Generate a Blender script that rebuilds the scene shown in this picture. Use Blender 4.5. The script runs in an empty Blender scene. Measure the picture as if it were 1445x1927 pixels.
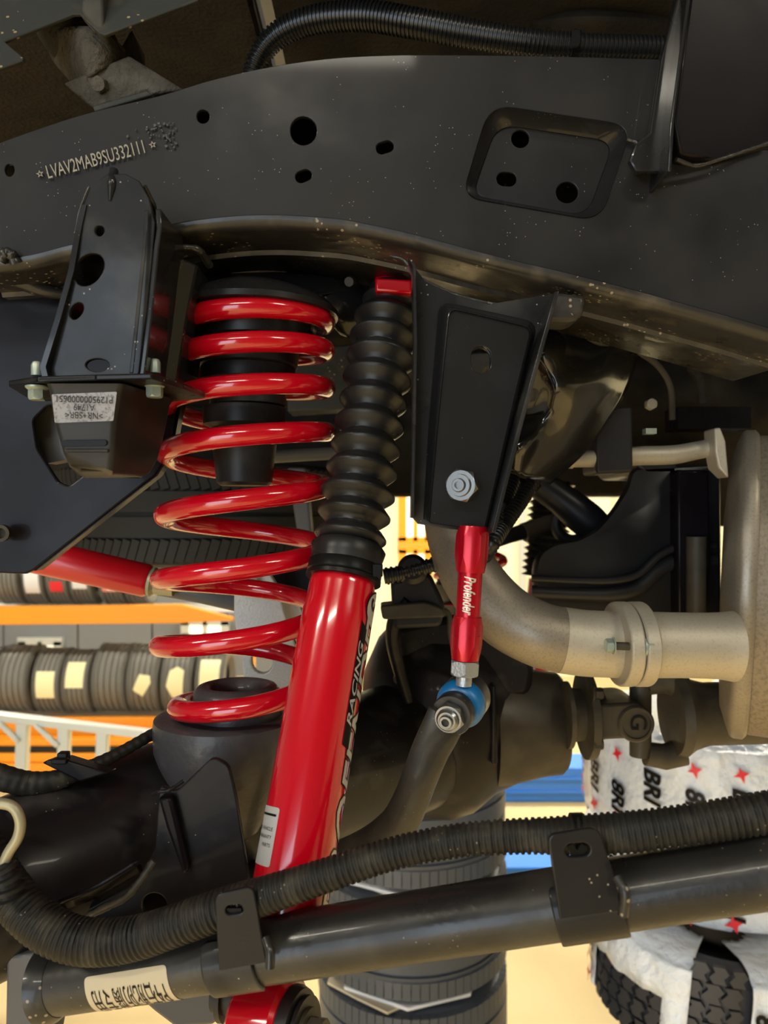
import bpy, bmesh, math, random
from mathutils import Vector, Matrix
random.seed(7)
PI = math.pi
sc = bpy.context.scene
C = sc.collection

# ------------------------------------------------------------------ camera
F = 1450.0            # focal length in pixels of the 1445x1927 frame
CX, CY = 722.5, 963.5
H = 1.90              # camera height above the workshop floor (car is on a lift)
cam_d = bpy.data.cameras.new('camera')
cam_d.sensor_width = 36.0
cam_d.lens = F / 1927.0 * 36.0
cam_d.clip_start = 0.02
cam_d.dof.use_dof = True
cam_d.dof.focus_distance = 0.64
cam_d.dof.aperture_fstop = 8.5
cam = bpy.data.objects.new('camera', cam_d)
cam.location = (0, 0, H)
cam.rotation_euler = (PI / 2, 0, 0)
C.objects.link(cam)
sc.camera = cam

# ------------------------------------------------------------------ exposure
sc.view_settings.view_transform = 'Standard'
sc.view_settings.look = 'None'
sc.view_settings.exposure = 0.26
sc.view_settings.gamma = 1.0
sc.view_settings.use_curve_mapping = False

# ------------------------------------------------------------------ daylight outside the open door behind the photographer
w = bpy.data.worlds.new('world'); sc.world = w
w.use_nodes = True
bg = w.node_tree.nodes['Background']
bg.inputs[0].default_value = (0.80, 0.90, 1.0, 1)
bg.inputs[1].default_value = 0.5

def area(name, loc, target, sx, sy, power, color):
    l = bpy.data.lights.new(name, 'AREA'); l.shape = 'RECTANGLE'
    l.size = sx; l.size_y = sy; l.energy = power; l.color = color
    o = bpy.data.objects.new(name, l); C.objects.link(o)
    o.location = loc
    d = (Vector(target) - Vector(loc)).normalized()
    o.rotation_euler = d.to_track_quat('-Z', 'Y').to_euler()
    return o
# ceiling fittings of the workshop (their housings are built further down)
LAMPS = [(-3.2, -1.6), (-0.6, -2.6), (2.6, -1.8), (-3.4, 3.4), (2.9, 3.6), (-3.4, 6.2), (0.2, 6.4), (3.6, 6.2)]
POWER = [80, 55, 50, 130, 140, 140, 155, 155]
for (lx, ly), pw in zip(LAMPS, POWER):
    area('ceiling_lamp_light', (lx, ly, 4.18), (lx, ly, 0), 1.5, 0.24, pw, (1.0, 0.93, 0.78))
# daylight coming in through the roller door opening in the front wall
area('door_daylight', (-3.2, -5.9, 1.75), (-3.2, 0, 1.75), 4.4, 3.4, 190, (0.74, 0.87, 1.0))

# low warm sun through the same opening: it lands on the floor in front of and under the car
sun = bpy.data.lights.new('sun', 'SUN'); sun.energy = 7.5; sun.angle = .01; sun.color = (1.0, .86, .62)
so_ = bpy.data.objects.new('sun', sun); C.objects.link(so_); so_.location = (-6, -12, 5)
so_.rotation_euler = Vector((.43, .80, -.405)).to_track_quat('-Z', 'Y').to_euler()

# ------------------------------------------------------------------ helpers
def P(px, py, Y):
    return Vector(((px - CX) * Y / F, Y, H - (py - CY) * Y / F))
def S(px, Y):
    return px * Y / F

ORI = {}
def tagit(o, label=None, cat=None, group=None, kind=None):
    if label: o['label'] = label
    if cat: o['category'] = cat
    if group: o['group'] = group
    if kind: o['kind'] = kind
    return o
def thing(name, label, cat, loc, group=None, kind=None):
    o = bpy.data.objects.new(name, None); C.objects.link(o)
    o.empty_display_size = 0.02
    o.location = loc; ORI[o.name] = Vector(loc)
    return tagit(o, label, cat, group, kind)

class M:
    def __init__(s): s.v = []; s.f = []
    def add(s, vs, fs):
        n = len(s.v); s.v.extend([Vector(v) for v in vs]); s.f.extend([tuple(i + n for i in f) for f in fs]); return s
    def build(s, name, mat, parent=None, ang=35, bevel=0, solid=0, label=None, kind=None, sub=0):
        org = ORI[parent.name] if parent else Vector((0, 0, 0))
        me = bpy.data.meshes.new(name)
        me.from_pydata([v - org for v in s.v], [], s.f); me.validate(); me.update()
        bm = bmesh.new(); bm.from_mesh(me); bmesh.ops.recalc_face_normals(bm, faces=bm.faces); bm.to_mesh(me); bm.free()
        me.polygons.foreach_set('use_smooth', [True] * len(me.polygons))
        if not sub: me.set_sharp_from_angle(angle=math.radians(ang))
        me.materials.append(mat)
        o = bpy.data.objects.new(name, me); C.objects.link(o)
        ORI[o.name] = org
        if parent: o.parent = parent
        if solid:
            md = o.modifiers.new('s', 'SOLIDIFY'); md.thickness = solid; md.offset = -1
        if bevel:
            md = o.modifiers.new('b', 'BEVEL'); md.width = bevel; md.segments = 2; md.limit_method = 'ANGLE'; md.angle_limit = math.radians(40)
        if sub:
            md = o.modifiers.new('u', 'SUBSURF'); md.levels = sub; md.render_levels = sub
        return tagit(o, label, None, None, kind)

def catmull(pts, n):
    """smooth interpolation of equal-length tuples; n samples per span"""
    pts = [tuple(p) for p in pts]
    k = len(pts); out = []
    for i in range(k - 1):
        p0 = pts[i - 1] if i > 0 else tuple(2 * a - b for a, b in zip(pts[0], pts[1]))
        p1, p2 = pts[i], pts[i + 1]
        p3 = pts[i + 2] if i + 2 < k else tuple(2 * a - b for a, b in zip(pts[-1], pts[-2]))
        for j in range(n):
            t = j / n
            out.append(tuple(0.5 * (2 * b + (c - a) * t + (2 * a - 5 * b + 4 * c - d) * t * t + (3 * b - a - 3 * c + d) * t ** 3)
                             for a, b, c, d in zip(p0, p1, p2, p3)))
    out.append(pts[-1]); return out

def frames(pts):
    n = len(pts); T = []
    for i in range(n):
        d = pts[min(i + 1, n - 1)] - pts[max(i - 1, 0)]
        T.append(d.normalized())
    up = Vector((0, 0, 1)) if abs(T[0].z) < .9 else Vector((0, -1, 0))
    N = (up - up.dot(T[0]) * T[0]).normalized(); out = []
    for t in T:
        N = (N - N.dot(t) * t).normalized()
        out.append((t, N, t.cross(N)))
    return out

def tube(m, pts, rads, seg=20, caps=True, flat=None):
    fr = frames(pts); vs = []; fs = []; n = len(pts)
    if not hasattr(rads, '__len__'): rads = [rads] * n
    for i, (p, (t, a, b)) in enumerate(zip(pts, fr)):
        fx, fy = flat[i] if flat else (1, 1)
        for k in range(seg):
            th = 2 * PI * k / seg
            vs.append(p + (a * math.cos(th) * fx + b * math.sin(th) * fy) * rads[i])
    for i in range(n - 1):
        for k in range(seg):
            k2 = (k + 1) % seg
            fs.append((i * seg + k, i * seg + k2, (i + 1) * seg + k2, (i + 1) * seg + k))
    if caps:
        fs.append(tuple(range(seg))); fs.append(tuple(range((n - 1) * seg, n * seg)))
    return m.add(vs, fs)

def pxtube(m, ctl, n=8, seg=20, caps=True):
    """ctl: (px, py, Y, radius_px) control points"""
    c = catmull(ctl, n)
    return tube(m, [P(a, b, y) for a, b, y, r in c], [S(r, y) for a, b, y, r in c], seg, caps)

def hose(m, ctl, pitch, amp, seg=20, jitter=0.0):
    """corrugated conduit along a smooth path"""
    c = catmull(ctl, 16)
    pts = [P(a, b, y) for a, b, y, r in c]; rr = [S(r, y) for a, b, y, r in c]
    L = [0]
    for i in range(1, len(pts)): L.append(L[-1] + (pts[i] - pts[i - 1]).length)
    def at(s):
        for i in range(1, len(L)):
            if L[i] >= s or i == len(L) - 1:
                t = (s - L[i - 1]) / max(1e-9, L[i] - L[i - 1]); return pts[i - 1].lerp(pts[i], t), rr[i - 1] * (1 - t) + rr[i] * t
    op = []; orr = []; s = 0; prof = [0, 0, 1, 1]; rel = [0, .38, .5, .88]
    k = 0
    while s < L[-1]:
        am = amp * (1 + random.uniform(-jitter, jitter))
        for q in range(4):
            ss = s + rel[q] * pitch
            if ss > L[-1]: break
            p, r = at(ss); op.append(p); orr.append(r - am * (1 - prof[q]))
        s += pitch; k += 1
    return tube(m, op, orr, seg)

def lathe(m, o, d, prof, seg=48, ref=None, caps=True, rot=0.0, el=(1, 1)):
    """prof: (t along axis, radius)"""
    o = Vector(o); d = Vector(d).normalized()
    ref = Vector(ref) if ref else (Vector((0, 0, 1)) if abs(d.z) < .9 else Vector((0, -1, 0)))
    a = (ref - ref.dot(d) * d).normalized(); b = d.cross(a)
    vs = []; fs = []; n = len(prof)
    for t, r in prof:
        for k in range(seg):
            th = 2 * PI * k / seg + rot
            vs.append(o + d * t + (a * math.cos(th) * el[0] + b * math.sin(th) * el[1]) * max(r, 1e-5))
    for i in range(n - 1):
        for k in range(seg):
            k2 = (k + 1) % seg
            fs.append((i * seg + k, i * seg + k2, (i + 1) * seg + k2, (i + 1) * seg + k))
    if caps:
        fs.append(tuple(range(seg))); fs.append(tuple(range((n - 1) * seg, n * seg)))
    return m.add(vs, fs)

def hexa(m, o, d, r, h, rot=0.0, ch=0.12):
    """hexagonal nut or bolt head with chamfered corners: hex prism narrowed at both ends by a 24-gon"""
    o = Vector(o); d = Vector(d).normalized()
    ref = Vector((0, 0, 1)) if abs(d.z) < .9 else Vector((0, -1, 0))
    a = (ref - ref.dot(d) * d).normalized(); b = d.cross(a)
    seg = 24; vs = []; fs = []
    def hexr(th):
        q = ((th - rot) % (PI / 3)) - PI / 6
        return r * math.cos(PI / 6) / math.cos(q)
    c = r * math.cos(PI / 6)
    for t, w in ((0, 0), (0, 1), (1, 1), (1, 0)):
        for k in range(seg):
            th = 2 * PI * k / seg + rot
            hr = hexr(th); lim = c * 0.99
            if w: rr = hr; tt = (h * ch * (hr - c) / (r - c + 1e-9)) if t == 0 else h - h * ch * (hr - c) / (r - c + 1e-9) * 1.6
            else: rr = min(hr, lim); tt = t * h
            vs.append(o + d * tt + (a * math.cos(th) + b * math.sin(th)) * rr)
    for i in range(3):
        for k in range(seg):
            k2 = (k + 1) % seg
            fs.append((i * seg + k, i * seg + k2, (i + 1) * seg + k2, (i + 1) * seg + k))
    fs.append(tuple(range(seg))); fs.append(tuple(range(3 * seg, 4 * seg)))
    return m.add(vs, fs)

def box(m, c, sx, sy, sz, rot=None):
    c = Vector(c); vs = []
    for x in (-1, 1):
        for y in (-1, 1):
            for z in (-1, 1):
                v = Vector((x * sx / 2, y * sy / 2, z * sz / 2))
                if rot: v = rot @ v
                vs.append(c + v)
    return m.add(vs, [(0, 1, 3, 2), (4, 6, 7, 5), (0, 4, 5, 1), (2, 3, 7, 6), (0, 2, 6, 4), (1, 5, 7, 3)])

def prism(m, pts, vec):
    """closed loop of points pushed along vec"""
    n = len(pts); pts = [Vector(p) for p in pts]; vec = Vector(vec)
    return m.add(pts + [p + vec for p in pts],
                 [tuple(range(n)), tuple(range(n, 2 * n))] + [(i, (i + 1) % n, (i + 1) % n + n, i + n) for i in range(n)])

def loft(m, loops, caps=True):
    n = len(loops[0]); vs = [p for l in loops for p in l]; fs = []
    for i in range(len(loops) - 1):
        for k in range(n):
            k2 = (k + 1) % n
            fs.append((i * n + k, i * n + k2, (i + 1) * n + k2, (i + 1) * n + k))
    if caps:
        fs.append(tuple(range(n))); fs.append(tuple(range((len(loops) - 1) * n, len(loops) * n)))
    return m.add(vs, fs)

def sheet(m, rows, nu=6, nv=6):
    """bicubic surface through rows of (px, py, Y)"""
    r1 = [catmull(r, nu) for r in rows]
    cols = len(r1[0])
    full = []
    cc = [catmull([r1[i][j] for i in range(len(r1))], nv) for j in range(cols)]
    R = len(cc[0])
    vs = [P(*cc[j][i]) for i in range(R) for j in range(cols)]
    fs = [(i * cols + j, i * cols + j + 1, (i + 1) * cols + j + 1, (i + 1) * cols + j) for i in range(R - 1) for j in range(cols - 1)]
    return m.add(vs, fs)

def circ(cx, cy, r, ry=None, ang=0, n=20):
    ry = ry or r; a = math.radians(ang)
    return [(cx + r * math.cos(t) * math.cos(a) - ry * math.sin(t) * math.sin(a), cy + r * math.cos(t) * math.sin(a) + ry * math.sin(t) * math.cos(a))
            for t in [2 * PI * k / n for k in range(n)]]
def slot(cx, cy, hw, hh, ang=0, n=9):
    """stadium, half width hw (long), half height hh"""
    a = math.radians(ang); out = []
    for s in (1, -1):
        for k in range(n):
            t = -PI / 2 + PI * k / (n - 1)
            x = s * (hw - hh) + s * hh * math.cos(t); y = s * hh * math.sin(t)
            out.append((cx + x * math.cos(a) - y * math.sin(a), cy + x * math.sin(a) + y * math.cos(a)))
    return out
def rounded(poly, r, n=6):
    """polygon with rounded corners"""
    out = []; k = len(poly)
    for i in range(k):
        p0 = Vector(poly[i - 1]); p1 = Vector(poly[i]); p2 = Vector(poly[(i + 1) % k])
        rr = r[i] if hasattr(r, '__len__') else r
        d0 = (p0 - p1); d2 = (p2 - p1)
        q = min(rr, d0.length * .48, d2.length * .48)
        a = p1 + d0.normalized() * q; b = p1 + d2.normalized() * q
        for j in range(n + 1):
            t = j / n; out.append(tuple((1 - t) ** 2 * a + 2 * t * (1 - t) * p1 + t * t * b))
    return out

def curve_fill(loops, half, bev):
    cu = bpy.data.curves.new('c', 'CURVE'); cu.dimensions = '2D'; cu.fill_mode = 'BOTH'
    cu.extrude = half; cu.bevel_depth = bev; cu.bevel_resolution = 1; cu.offset = -bev
    for l in loops:
        s = cu.splines.new('POLY'); s.points.add(len(l) - 1); s.use_cyclic_u = True
        for p, q in zip(s.points, l): p.co = (q[0], q[1], 0, 1)
    o = bpy.data.objects.new('c', cu); C.objects.link(o)
    dg = bpy.context.evaluated_depsgraph_get()
    me = bpy.data.meshes.new_from_object(o.evaluated_get(dg))
    vs = [v.co.copy() for v in me.vertices]; fs = [tuple(p.vertices) for p in me.polygons]
    bpy.data.objects.remove(o); bpy.data.curves.remove(cu); bpy.data.meshes.remove(me)
    return vs, fs

def plate(m, outline, Y, th, holes=(), bev=0.0012, tilt=None):
    """sheet metal plate facing the camera side; outline and holes in pixel units at depth Y.
    tilt = (px0, py0, dY per px in x, dY per px in y)"""
    s = Y / F
    loops = [[((x - CX) * s, -(y - CY) * s) for x, y in outline]] + [[((x - CX) * s, -(y - CY) * s) for x, y in h] for h in holes]
    bev = min(bev, th * .45)
    vs, fs = curve_fill(loops, max(th / 2 - bev, 1e-5), bev)
    out = []
    for v in vs:
        px = v.x / s + CX; py = -v.y / s + CY
        YY = Y
        if tilt: YY = Y + tilt[2] * (px - tilt[0]) + tilt[3] * (py - tilt[1])
        p = P(px, py, YY); p.y += th / 2 - v.z
        out.append(p)
    return m.add(out, fs)

def text_raw(s, size=1.0, bold=0.0, shear=0.0, sx=1.0, extrude=0.0):
    """lettering as a flat triangulated outline: width along x, height along y"""
    cu = bpy.data.curves.new('t', 'FONT'); cu.body = s; cu.size = size; cu.shear = shear; cu.offset = bold
    cu.resolution_u = 3; cu.fill_mode = 'BOTH' if extrude else 'FRONT'; cu.extrude = extrude
    cu.align_x = 'CENTER'; cu.align_y = 'CENTER'
    o = bpy.data.objects.new('t', cu); C.objects.link(o)
    dg = bpy.context.evaluated_depsgraph_get()
    me = bpy.data.meshes.new_from_object(o.evaluated_get(dg))
    vs = [Vector((v.co.x * sx, v.co.y, v.co.z)) for v in me.vertices]; fs = [tuple(p.vertices) for p in me.polygons]
    bpy.data.objects.remove(o); bpy.data.curves.remove(cu); bpy.data.meshes.remove(me)
    return vs, fs

def dense(vs, fs, lim):
    bm = bmesh.new()
    bv = [bm.verts.new(v) for v in vs]
    for f in fs:
        try: bm.faces.new([bv[i] for i in f])
        except ValueError: pass
    bmesh.ops.triangulate(bm, faces=bm.faces[:])
    for _ in range(5):
        e = [e for e in bm.edges if e.calc_length() > lim]
        if not e: break
        bmesh.ops.subdivide_edges(bm, edges=e, cuts=1)
        bmesh.ops.triangulate(bm, faces=[f for f in bm.faces if len(f.verts) > 3])
    bm.verts.index_update()
    out = ([v.co.copy() for v in bm.verts], [tuple(v.index for v in f.verts) for f in bm.faces]); bm.free()
    return out

def put_text(m, s, o, ux, uy, **k):
    """lettering on a plane through o with directions ux, uy"""
    vs, fs = text_raw(s, **k); ux = Vector(ux).normalized(); uy = Vector(uy).normalized(); n = ux.cross(uy)
    return m.add([Vector(o) + ux * v.x + uy * v.y + n * v.z for v in vs], fs)

def wrap(m, vs, fs, A, D, R, e1, off=0.0003, lim=0.002):
    """wrap flat shape (x along axis D from A, y around the circumference from direction e1) on a cylinder.
    R may be a function of the distance along the axis"""
    vs, fs = dense(vs, fs, lim)
    A = Vector(A); D = Vector(D).normalized(); e1 = Vector(e1); e1 = (e1 - e1.dot(D) * D).normalized(); e2 = e1.cross(D)
    out = []
    for v in vs:
        r = R(v.x) if callable(R) else R
        th = v.y / r
        out.append(A + D * v.x + (e1 * math.cos(th) + e2 * math.sin(th)) * (r + off + v.z))
    return m.add(out, fs)

def flatpoly(poly):
    vs, fs = curve_fill([poly], 0.0, 0.0)
    return vs, fs
# ------------------------------------------------------------------ materials
def srgb(h):
    h = h.lstrip('#'); o = []
    for i in (0, 2, 4):
        c = int(h[i:i + 2], 16) / 255; o.append(c / 12.92 if c <= .04045 else ((c + .055) / 1.055) ** 2.4)
    return (*o, 1)
def mat(name, col, rough=.5, metal=0, coat=0, bump=None, vary=None, spots=None, spec=.5, rvar=None):
    """bump=(scale, strength); vary=(scale, colour2, lo, hi); spots=(scale, size, colour)"""
    m = bpy.data.materials.new(name); m.use_nodes = True
    nt = m.node_tree; N = nt.nodes; L = nt.links
    b = N['Principled BSDF']
    col = srgb(col) if isinstance(col, str) else (*col, 1)
    b.inputs['Base Color'].default_value = col
    b.inputs['Roughness'].default_value = rough
    b.inputs['Metallic'].default_value = metal
    b.inputs['Coat Weight'].default_value = coat
    b.inputs['Coat Roughness'].default_value = .06
    b.inputs['Specular IOR Level'].default_value = spec
    tc = N.new('ShaderNodeTexCoord'); src = None
    if vary:
        n = N.new('ShaderNodeTexNoise'); n.inputs['Scale'].default_value = vary[0]; n.inputs['Detail'].default_value = 6
        L.new(tc.outputs['Object'], n.inputs['Vector'])
        r = N.new('ShaderNodeMapRange'); r.inputs[1].default_value = vary[2]; r.inputs[2].default_value = vary[3]
        L.new(n.outputs['Fac'], r.inputs[0])
        mx = N.new('ShaderNodeMix'); mx.data_type = 'RGBA'
        mx.inputs[6].default_value = col; c2 = vary[1]; mx.inputs[7].default_value = srgb(c2) if isinstance(c2, str) else (*c2, 1)
        L.new(r.outputs[0], mx.inputs[0]); src = mx.outputs[2]; L.new(src, b.inputs['Base Color'])
    if spots:
        v = N.new('ShaderNodeTexVoronoi'); v.inputs['Scale'].default_value = spots[0]
        L.new(tc.outputs['Object'], v.inputs['Vector'])
        lt = N.new('ShaderNodeMath'); lt.operation = 'LESS_THAN'; lt.inputs[1].default_value = spots[1]
        L.new(v.outputs['Distance'], lt.inputs[0])
        n2 = N.new('ShaderNodeTexNoise'); n2.inputs['Scale'].default_value = spots[0] * .12
        L.new(tc.outputs['Object'], n2.inputs['Vector'])
        gt = N.new('ShaderNodeMath'); gt.operation = 'GREATER_THAN'; gt.inputs[1].default_value = .56
        L.new(n2.outputs['Fac'], gt.inputs[0])
        mu = N.new('ShaderNodeMath'); mu.operation = 'MULTIPLY'; L.new(lt.outputs[0], mu.inputs[0]); L.new(gt.outputs[0], mu.inputs[1])
        mx = N.new('ShaderNodeMix'); mx.data_type = 'RGBA'; mx.inputs[6].default_value = col
        if src: L.new(src, mx.inputs[6])
        mx.inputs[7].default_value = srgb(spots[2]); L.new(mu.outputs[0], mx.inputs[0]); L.new(mx.outputs[2], b.inputs['Base Color'])
    if rvar:
        n = N.new('ShaderNodeTexNoise'); n.inputs['Scale'].default_value = rvar[0]; n.inputs['Detail'].default_value = 5
        L.new(tc.outputs['Object'], n.inputs['Vector'])
        r = N.new('ShaderNodeMapRange'); r.inputs[1].default_value = .35; r.inputs[2].default_value = .65
        r.inputs[3].default_value = rvar[1]; r.inputs[4].default_value = rvar[2]
        L.new(n.outputs['Fac'], r.inputs[0]); L.new(r.outputs[0], b.inputs['Roughness'])
    if bump:
        n = N.new('ShaderNodeTexNoise'); n.inputs['Scale'].default_value = bump[0]; n.inputs['Detail'].default_value = 4
        L.new(tc.outputs['Object'], n.inputs['Vector'])
        bp = N.new('ShaderNodeBump'); bp.inputs['Strength'].default_value = bump[1]; bp.inputs['Distance'].default_value = bump[2] if len(bump) > 2 else .001
        L.new(n.outputs['Fac'], bp.inputs['Height']); L.new(bp.outputs[0], b.inputs['Normal'])
    return m
def emit(name, col, s):
    m = bpy.data.materials.new(name); m.use_nodes = True
    b = m.node_tree.nodes['Principled BSDF']; b.inputs['Base Color'].default_value = srgb(col)
    b.inputs['Emission Color'].default_value = srgb(col); b.inputs['Emission Strength'].default_value = s
    return m
MAT = {}
MAT['rail'] = mat('rail_black_paint', (.012, .012, .0135), .40, 0, .08, bump=(90, .25, .0006), vary=(7, (.021, .020, .019), .45, .7), spots=(260, .10, '#8a8478'), rvar=(14, .30, .48), spec=0.16)
MAT['flange'] = mat('splashed_black_paint', (.018, .017, .016), .33, 0, .15, bump=(70, .4, .0008), vary=(40, (.060, .052, .040), .52, .72), spots=(170, .20, '#857a66'), rvar=(25, .25, .5), spec=0.35)
MAT['black'] = mat('gloss_black_paint', (.012, .012, .013), .22, 0, .35, bump=(60, .15, .0005), spots=(280, .09, '#6e6a62'), rvar=(18, .16, .32), spec=.2)
MAT['bracket'] = mat('dusty_black_paint', (.012, .012, .013), .34, 0, .15, bump=(60, .15, .0005), vary=(16, (.045, .043, .038), .5, .7), spots=(220, .13, '#8c8576'), rvar=(18, .25, .45), spec=.15)
MAT['maroon'] = mat('deep_black_paint', (.006, .0045, .006), .30, 0, .05, bump=(40, .15, .0005), rvar=(12, .22, .42), spec=0.1)
MAT['tower'] = mat('wet_black_paint', (.010, .010, .010), .16, 0, .5, bump=(26, .5, .0016), rvar=(10, .1, .22))
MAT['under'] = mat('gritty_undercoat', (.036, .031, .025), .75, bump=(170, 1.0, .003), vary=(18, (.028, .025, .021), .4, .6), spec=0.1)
MAT['undershade'] = mat('shaded_undercoat', (.016, .014, .012), .7, bump=(170, .8, .002), vary=(9, (.035, .030, .022), .45, .65), spec=0.08)  # darker copy of the undercoat, with shade put into the colour
MAT['panel'] = mat('dusty_body_panel', (.036, .038, .036), .6, bump=(60, .3, .001), vary=(20, (.075, .066, .050), .55, .75), spots=(150, .2, '#8f8260'), spec=0.15)
MAT['red'] = mat('red_powder_coat', (.47, .001, .010), .16, 0, .7, bump=(9, .05, .001))
MAT['redtube'] = mat('red_paint_satin', (.50, .004, .012), .32, 0, .3)
MAT['rubber'] = mat('black_rubber', (.012, .012, .012), .42, bump=(120, .2, .0004), vary=(30, (.024, .023, .022), .5, .7), spec=0.28)
MAT['boot'] = mat('bellows_rubber', (.011, .011, .011), .30, rvar=(30, .24, .42), spec=0.32)
MAT['conduit'] = mat('dusty_conduit', (.016, .015, .013), .50, bump=(110, .5, .0008), vary=(40, (.050, .044, .032), .5, .7), spots=(200, .12, '#7d735c'), spec=0.2)
MAT['hose'] = mat('shiny_conduit', (.012, .012, .012), .3, spec=0.4)
MAT['exhaust'] = mat('heat_toned_steel', (.27, .235, .185), .50, .55, bump=(240, .35, .0006), vary=(420, (.20, .17, .13), .5, .75), rvar=(20, .4, .6))
MAT['exhaust2'] = mat('pale_blasted_steel', (.44, .40, .32), .52, .5, bump=(200, .3, .0006), vary=(380, (.36, .32, .25), .52, .8))
MAT['muffler'] = mat('muffler_steel', (.26, .215, .155), .55, .4, bump=(150, .2, .0006), vary=(260, (.17, .14, .10), .45, .7))
MAT['zinc'] = mat('bright_zinc', (.24, .245, .245), .32, .95, bump=(140, .15, .0004))
MAT['zincm'] = mat('matt_zinc', (.42, .44, .45), .42, .8, bump=(500, .8, .0006))
MAT['green'] = mat('green_zinc_bolt', (.30, .37, .32), .4, .45, vary=(80, (.42, .44, .36), .45, .65))
MAT['alu'] = mat('cast_aluminium', (.50, .49, .47), .55, .35, bump=(380, .9, .0008))
MAT['blue'] = mat('blue_polyurethane', (.004, .125, .33), .36)
MAT['anod'] = mat('red_anodised', (.42, .001, .012), .28, .45, .1)
MAT['anodtext'] = mat('etched_lettering', (.62, .52, .40), .4, .5)
MAT['silver'] = mat('silver_vinyl', (.45, .43, .41), .4, .2)
MAT['ink'] = mat('black_ink', (.006, .006, .006), .35, spec=0.12)
MAT['stamp'] = mat('stamped_lettering', (.26, .235, .18), .6)
MAT['paper'] = mat('cream_label', (.48, .41, .28), .7, bump=(200, .2, .0004), vary=(90, (.50, .42, .28), .45, .7))
MAT['labelgrey'] = mat('speckled_grey_label', (.27, .27, .29), .6, vary=(420, (.14, .14, .15), .5, .62))
MAT['brown'] = mat('olive_dusty_iron', (.060, .050, .034), .50, bump=(90, .35, .0008), vary=(22, (.035, .030, .021), .4, .65), rvar=(14, .38, .6), spec=0.3)
MAT['axle'] = mat('axle_black_paint', (.009, .008, .009), .36, 0, .05, bump=(60, .3, .0008), vary=(20, (.040, .036, .034), .55, .75), spots=(150, .08, '#7a6f63'), spec=0.16)
MAT['axlegrey'] = mat('cast_grey_black_paint', (.045, .043, .046), .42, 0, .1, bump=(150, .6, .001), vary=(30, (.075, .072, .074), .5, .75), spec=0.3)
MAT['armtube'] = mat('worn_black_tube', (.014, .013, .012), .34, 0, .1, bump=(150, .5, .0006), vary=(14, (.048, .043, .033), .5, .75), spots=(210, .10, '#6b6250'), rvar=(20, .26, .45), spec=0.32)
MAT['tank'] = mat('black_moulded_plastic', (.016, .0155, .0165), .38, bump=(90, .2, .0006), rvar=(12, .3, .5), spec=0.28)
MAT['brakepipe'] = mat('yellowed_steel_pipe', (.34, .31, .20), .45, .4)
MAT['greyplate'] = mat('grey_primer_plate', (.085, .085, .088), .5, 0, .1, bump=(120, .3, .0006), spec=0.25)
MAT['tyre'] = mat('tyre_rubber_blue_grey', (.058, .070, .090), .45, bump=(40, .3, .002))
MAT['tyrerack'] = mat('dusty_tyre_rubber', (.17, .165, .145), .7)
MAT['tyredark'] = mat('dark_tyre_rubber', (.020, .019, .017), .65, bump=(60, .4, .002), spec=0.2)
MAT['tread'] = mat('new_tread_rubber', (.022, .024, .032), .5)
MAT['wrap'] = mat('white_plastic_wrap', (.74, .79, .86), .28, 0, .2, bump=(22, 1.0, .02))
MAT['wrapred'] = mat('red_print', (.75, .01, .03), .4)
MAT['orange'] = mat('orange_rack_steel', (.92, .32, .010), .45)
MAT['bluepaint'] = mat('blue_lift_paint', (.03, .21, .78), .35)
MAT['ladder'] = mat('ladder_aluminium', (.62, .64, .60), .4, .5)
MAT['card'] = mat('worn_cardboard', (.58, .50, .36), .8)
MAT['whitebag'] = mat('white_sheet', (.74, .75, .78), .5)
MAT['yellowlab'] = mat('pale_yellow_label', (.88, .84, .50), .7)
MAT['pinklab'] = mat('red_white_label', (.85, .30, .24), .7, vary=(9, (.92, .88, .84), .48, .52))
MAT['concrete'] = mat('tan_painted_concrete', (.60, .46, .23), .55, bump=(8, .2, .004), vary=(1.3, (.50, .375, .18), .4, .7), rvar=(2, .4, .7))
MAT['creamwall'] = mat('cream_wall', (.78, .74, .52), .8)
MAT['greywall'] = mat('grey_sheet_wall', (.17, .175, .18), .6)
MAT['ceil'] = mat('dark_roof_sheet', (.12, .12, .12), .8)
MAT['glow'] = emit('lamp_diffuser', '#fff4da', 9)
MAT['winglow'] = emit('daylit_glass', '#fbf6dc', 1.05)
MAT['mount'] = mat('pale_gritty_undercoat', (.085, .078, .066), .8, bump=(190, 1.0, .004), vary=(30, (.05, .045, .037), .4, .6), spec=.1)
MAT['lid'] = mat('weld_bead', (.030, .029, .027), .3, .3, bump=(120, .8, .002))

# ------------------------------------------------------------------ workshop shell
def slab(name, c, sx, sy, sz, m, kind='structure'):
    q = M(); box(q, c, sx, sy, sz); o = q.build(name, m); o['kind'] = kind; return o
slab('floor', (0, 1.5, -.05), 16, 15.2, .1, MAT['concrete'])
slab('ceiling', (0, 1.5, 4.55), 16, 15.2, .1, MAT['ceil'])
slab('wall_back', (0, 9.05, 2.25), 14.2, .1, 4.5, MAT['creamwall'])
slab('wall_left', (-7.05, 1.5, 2.25), .1, 15, 4.5, MAT['greywall'])
slab('wall_right', (7.05, 1.5, 2.25), .1, 15, 4.5, MAT['creamwall'])
slab('wall_front', (3.0, -6.05, 2.25), 8.0, .1, 4.5, MAT['greywall'])
slab('trim_9', (-4.0, -6.05, 4.1), 6.0, .1, .8, MAT['greywall'])
slab('trim_10', (-6.2, -6.05, 2.0), 1.6, .1, 3.4, MAT['greywall'])
# grey ribbed sheet cladding behind the tyre rack
for i in range(7):
    slab('trim_%d' % (i + 1), (-6.55 + i * .86, 8.95, 1.6), .84, .08, 3.2, MAT['greywall'])
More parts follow.
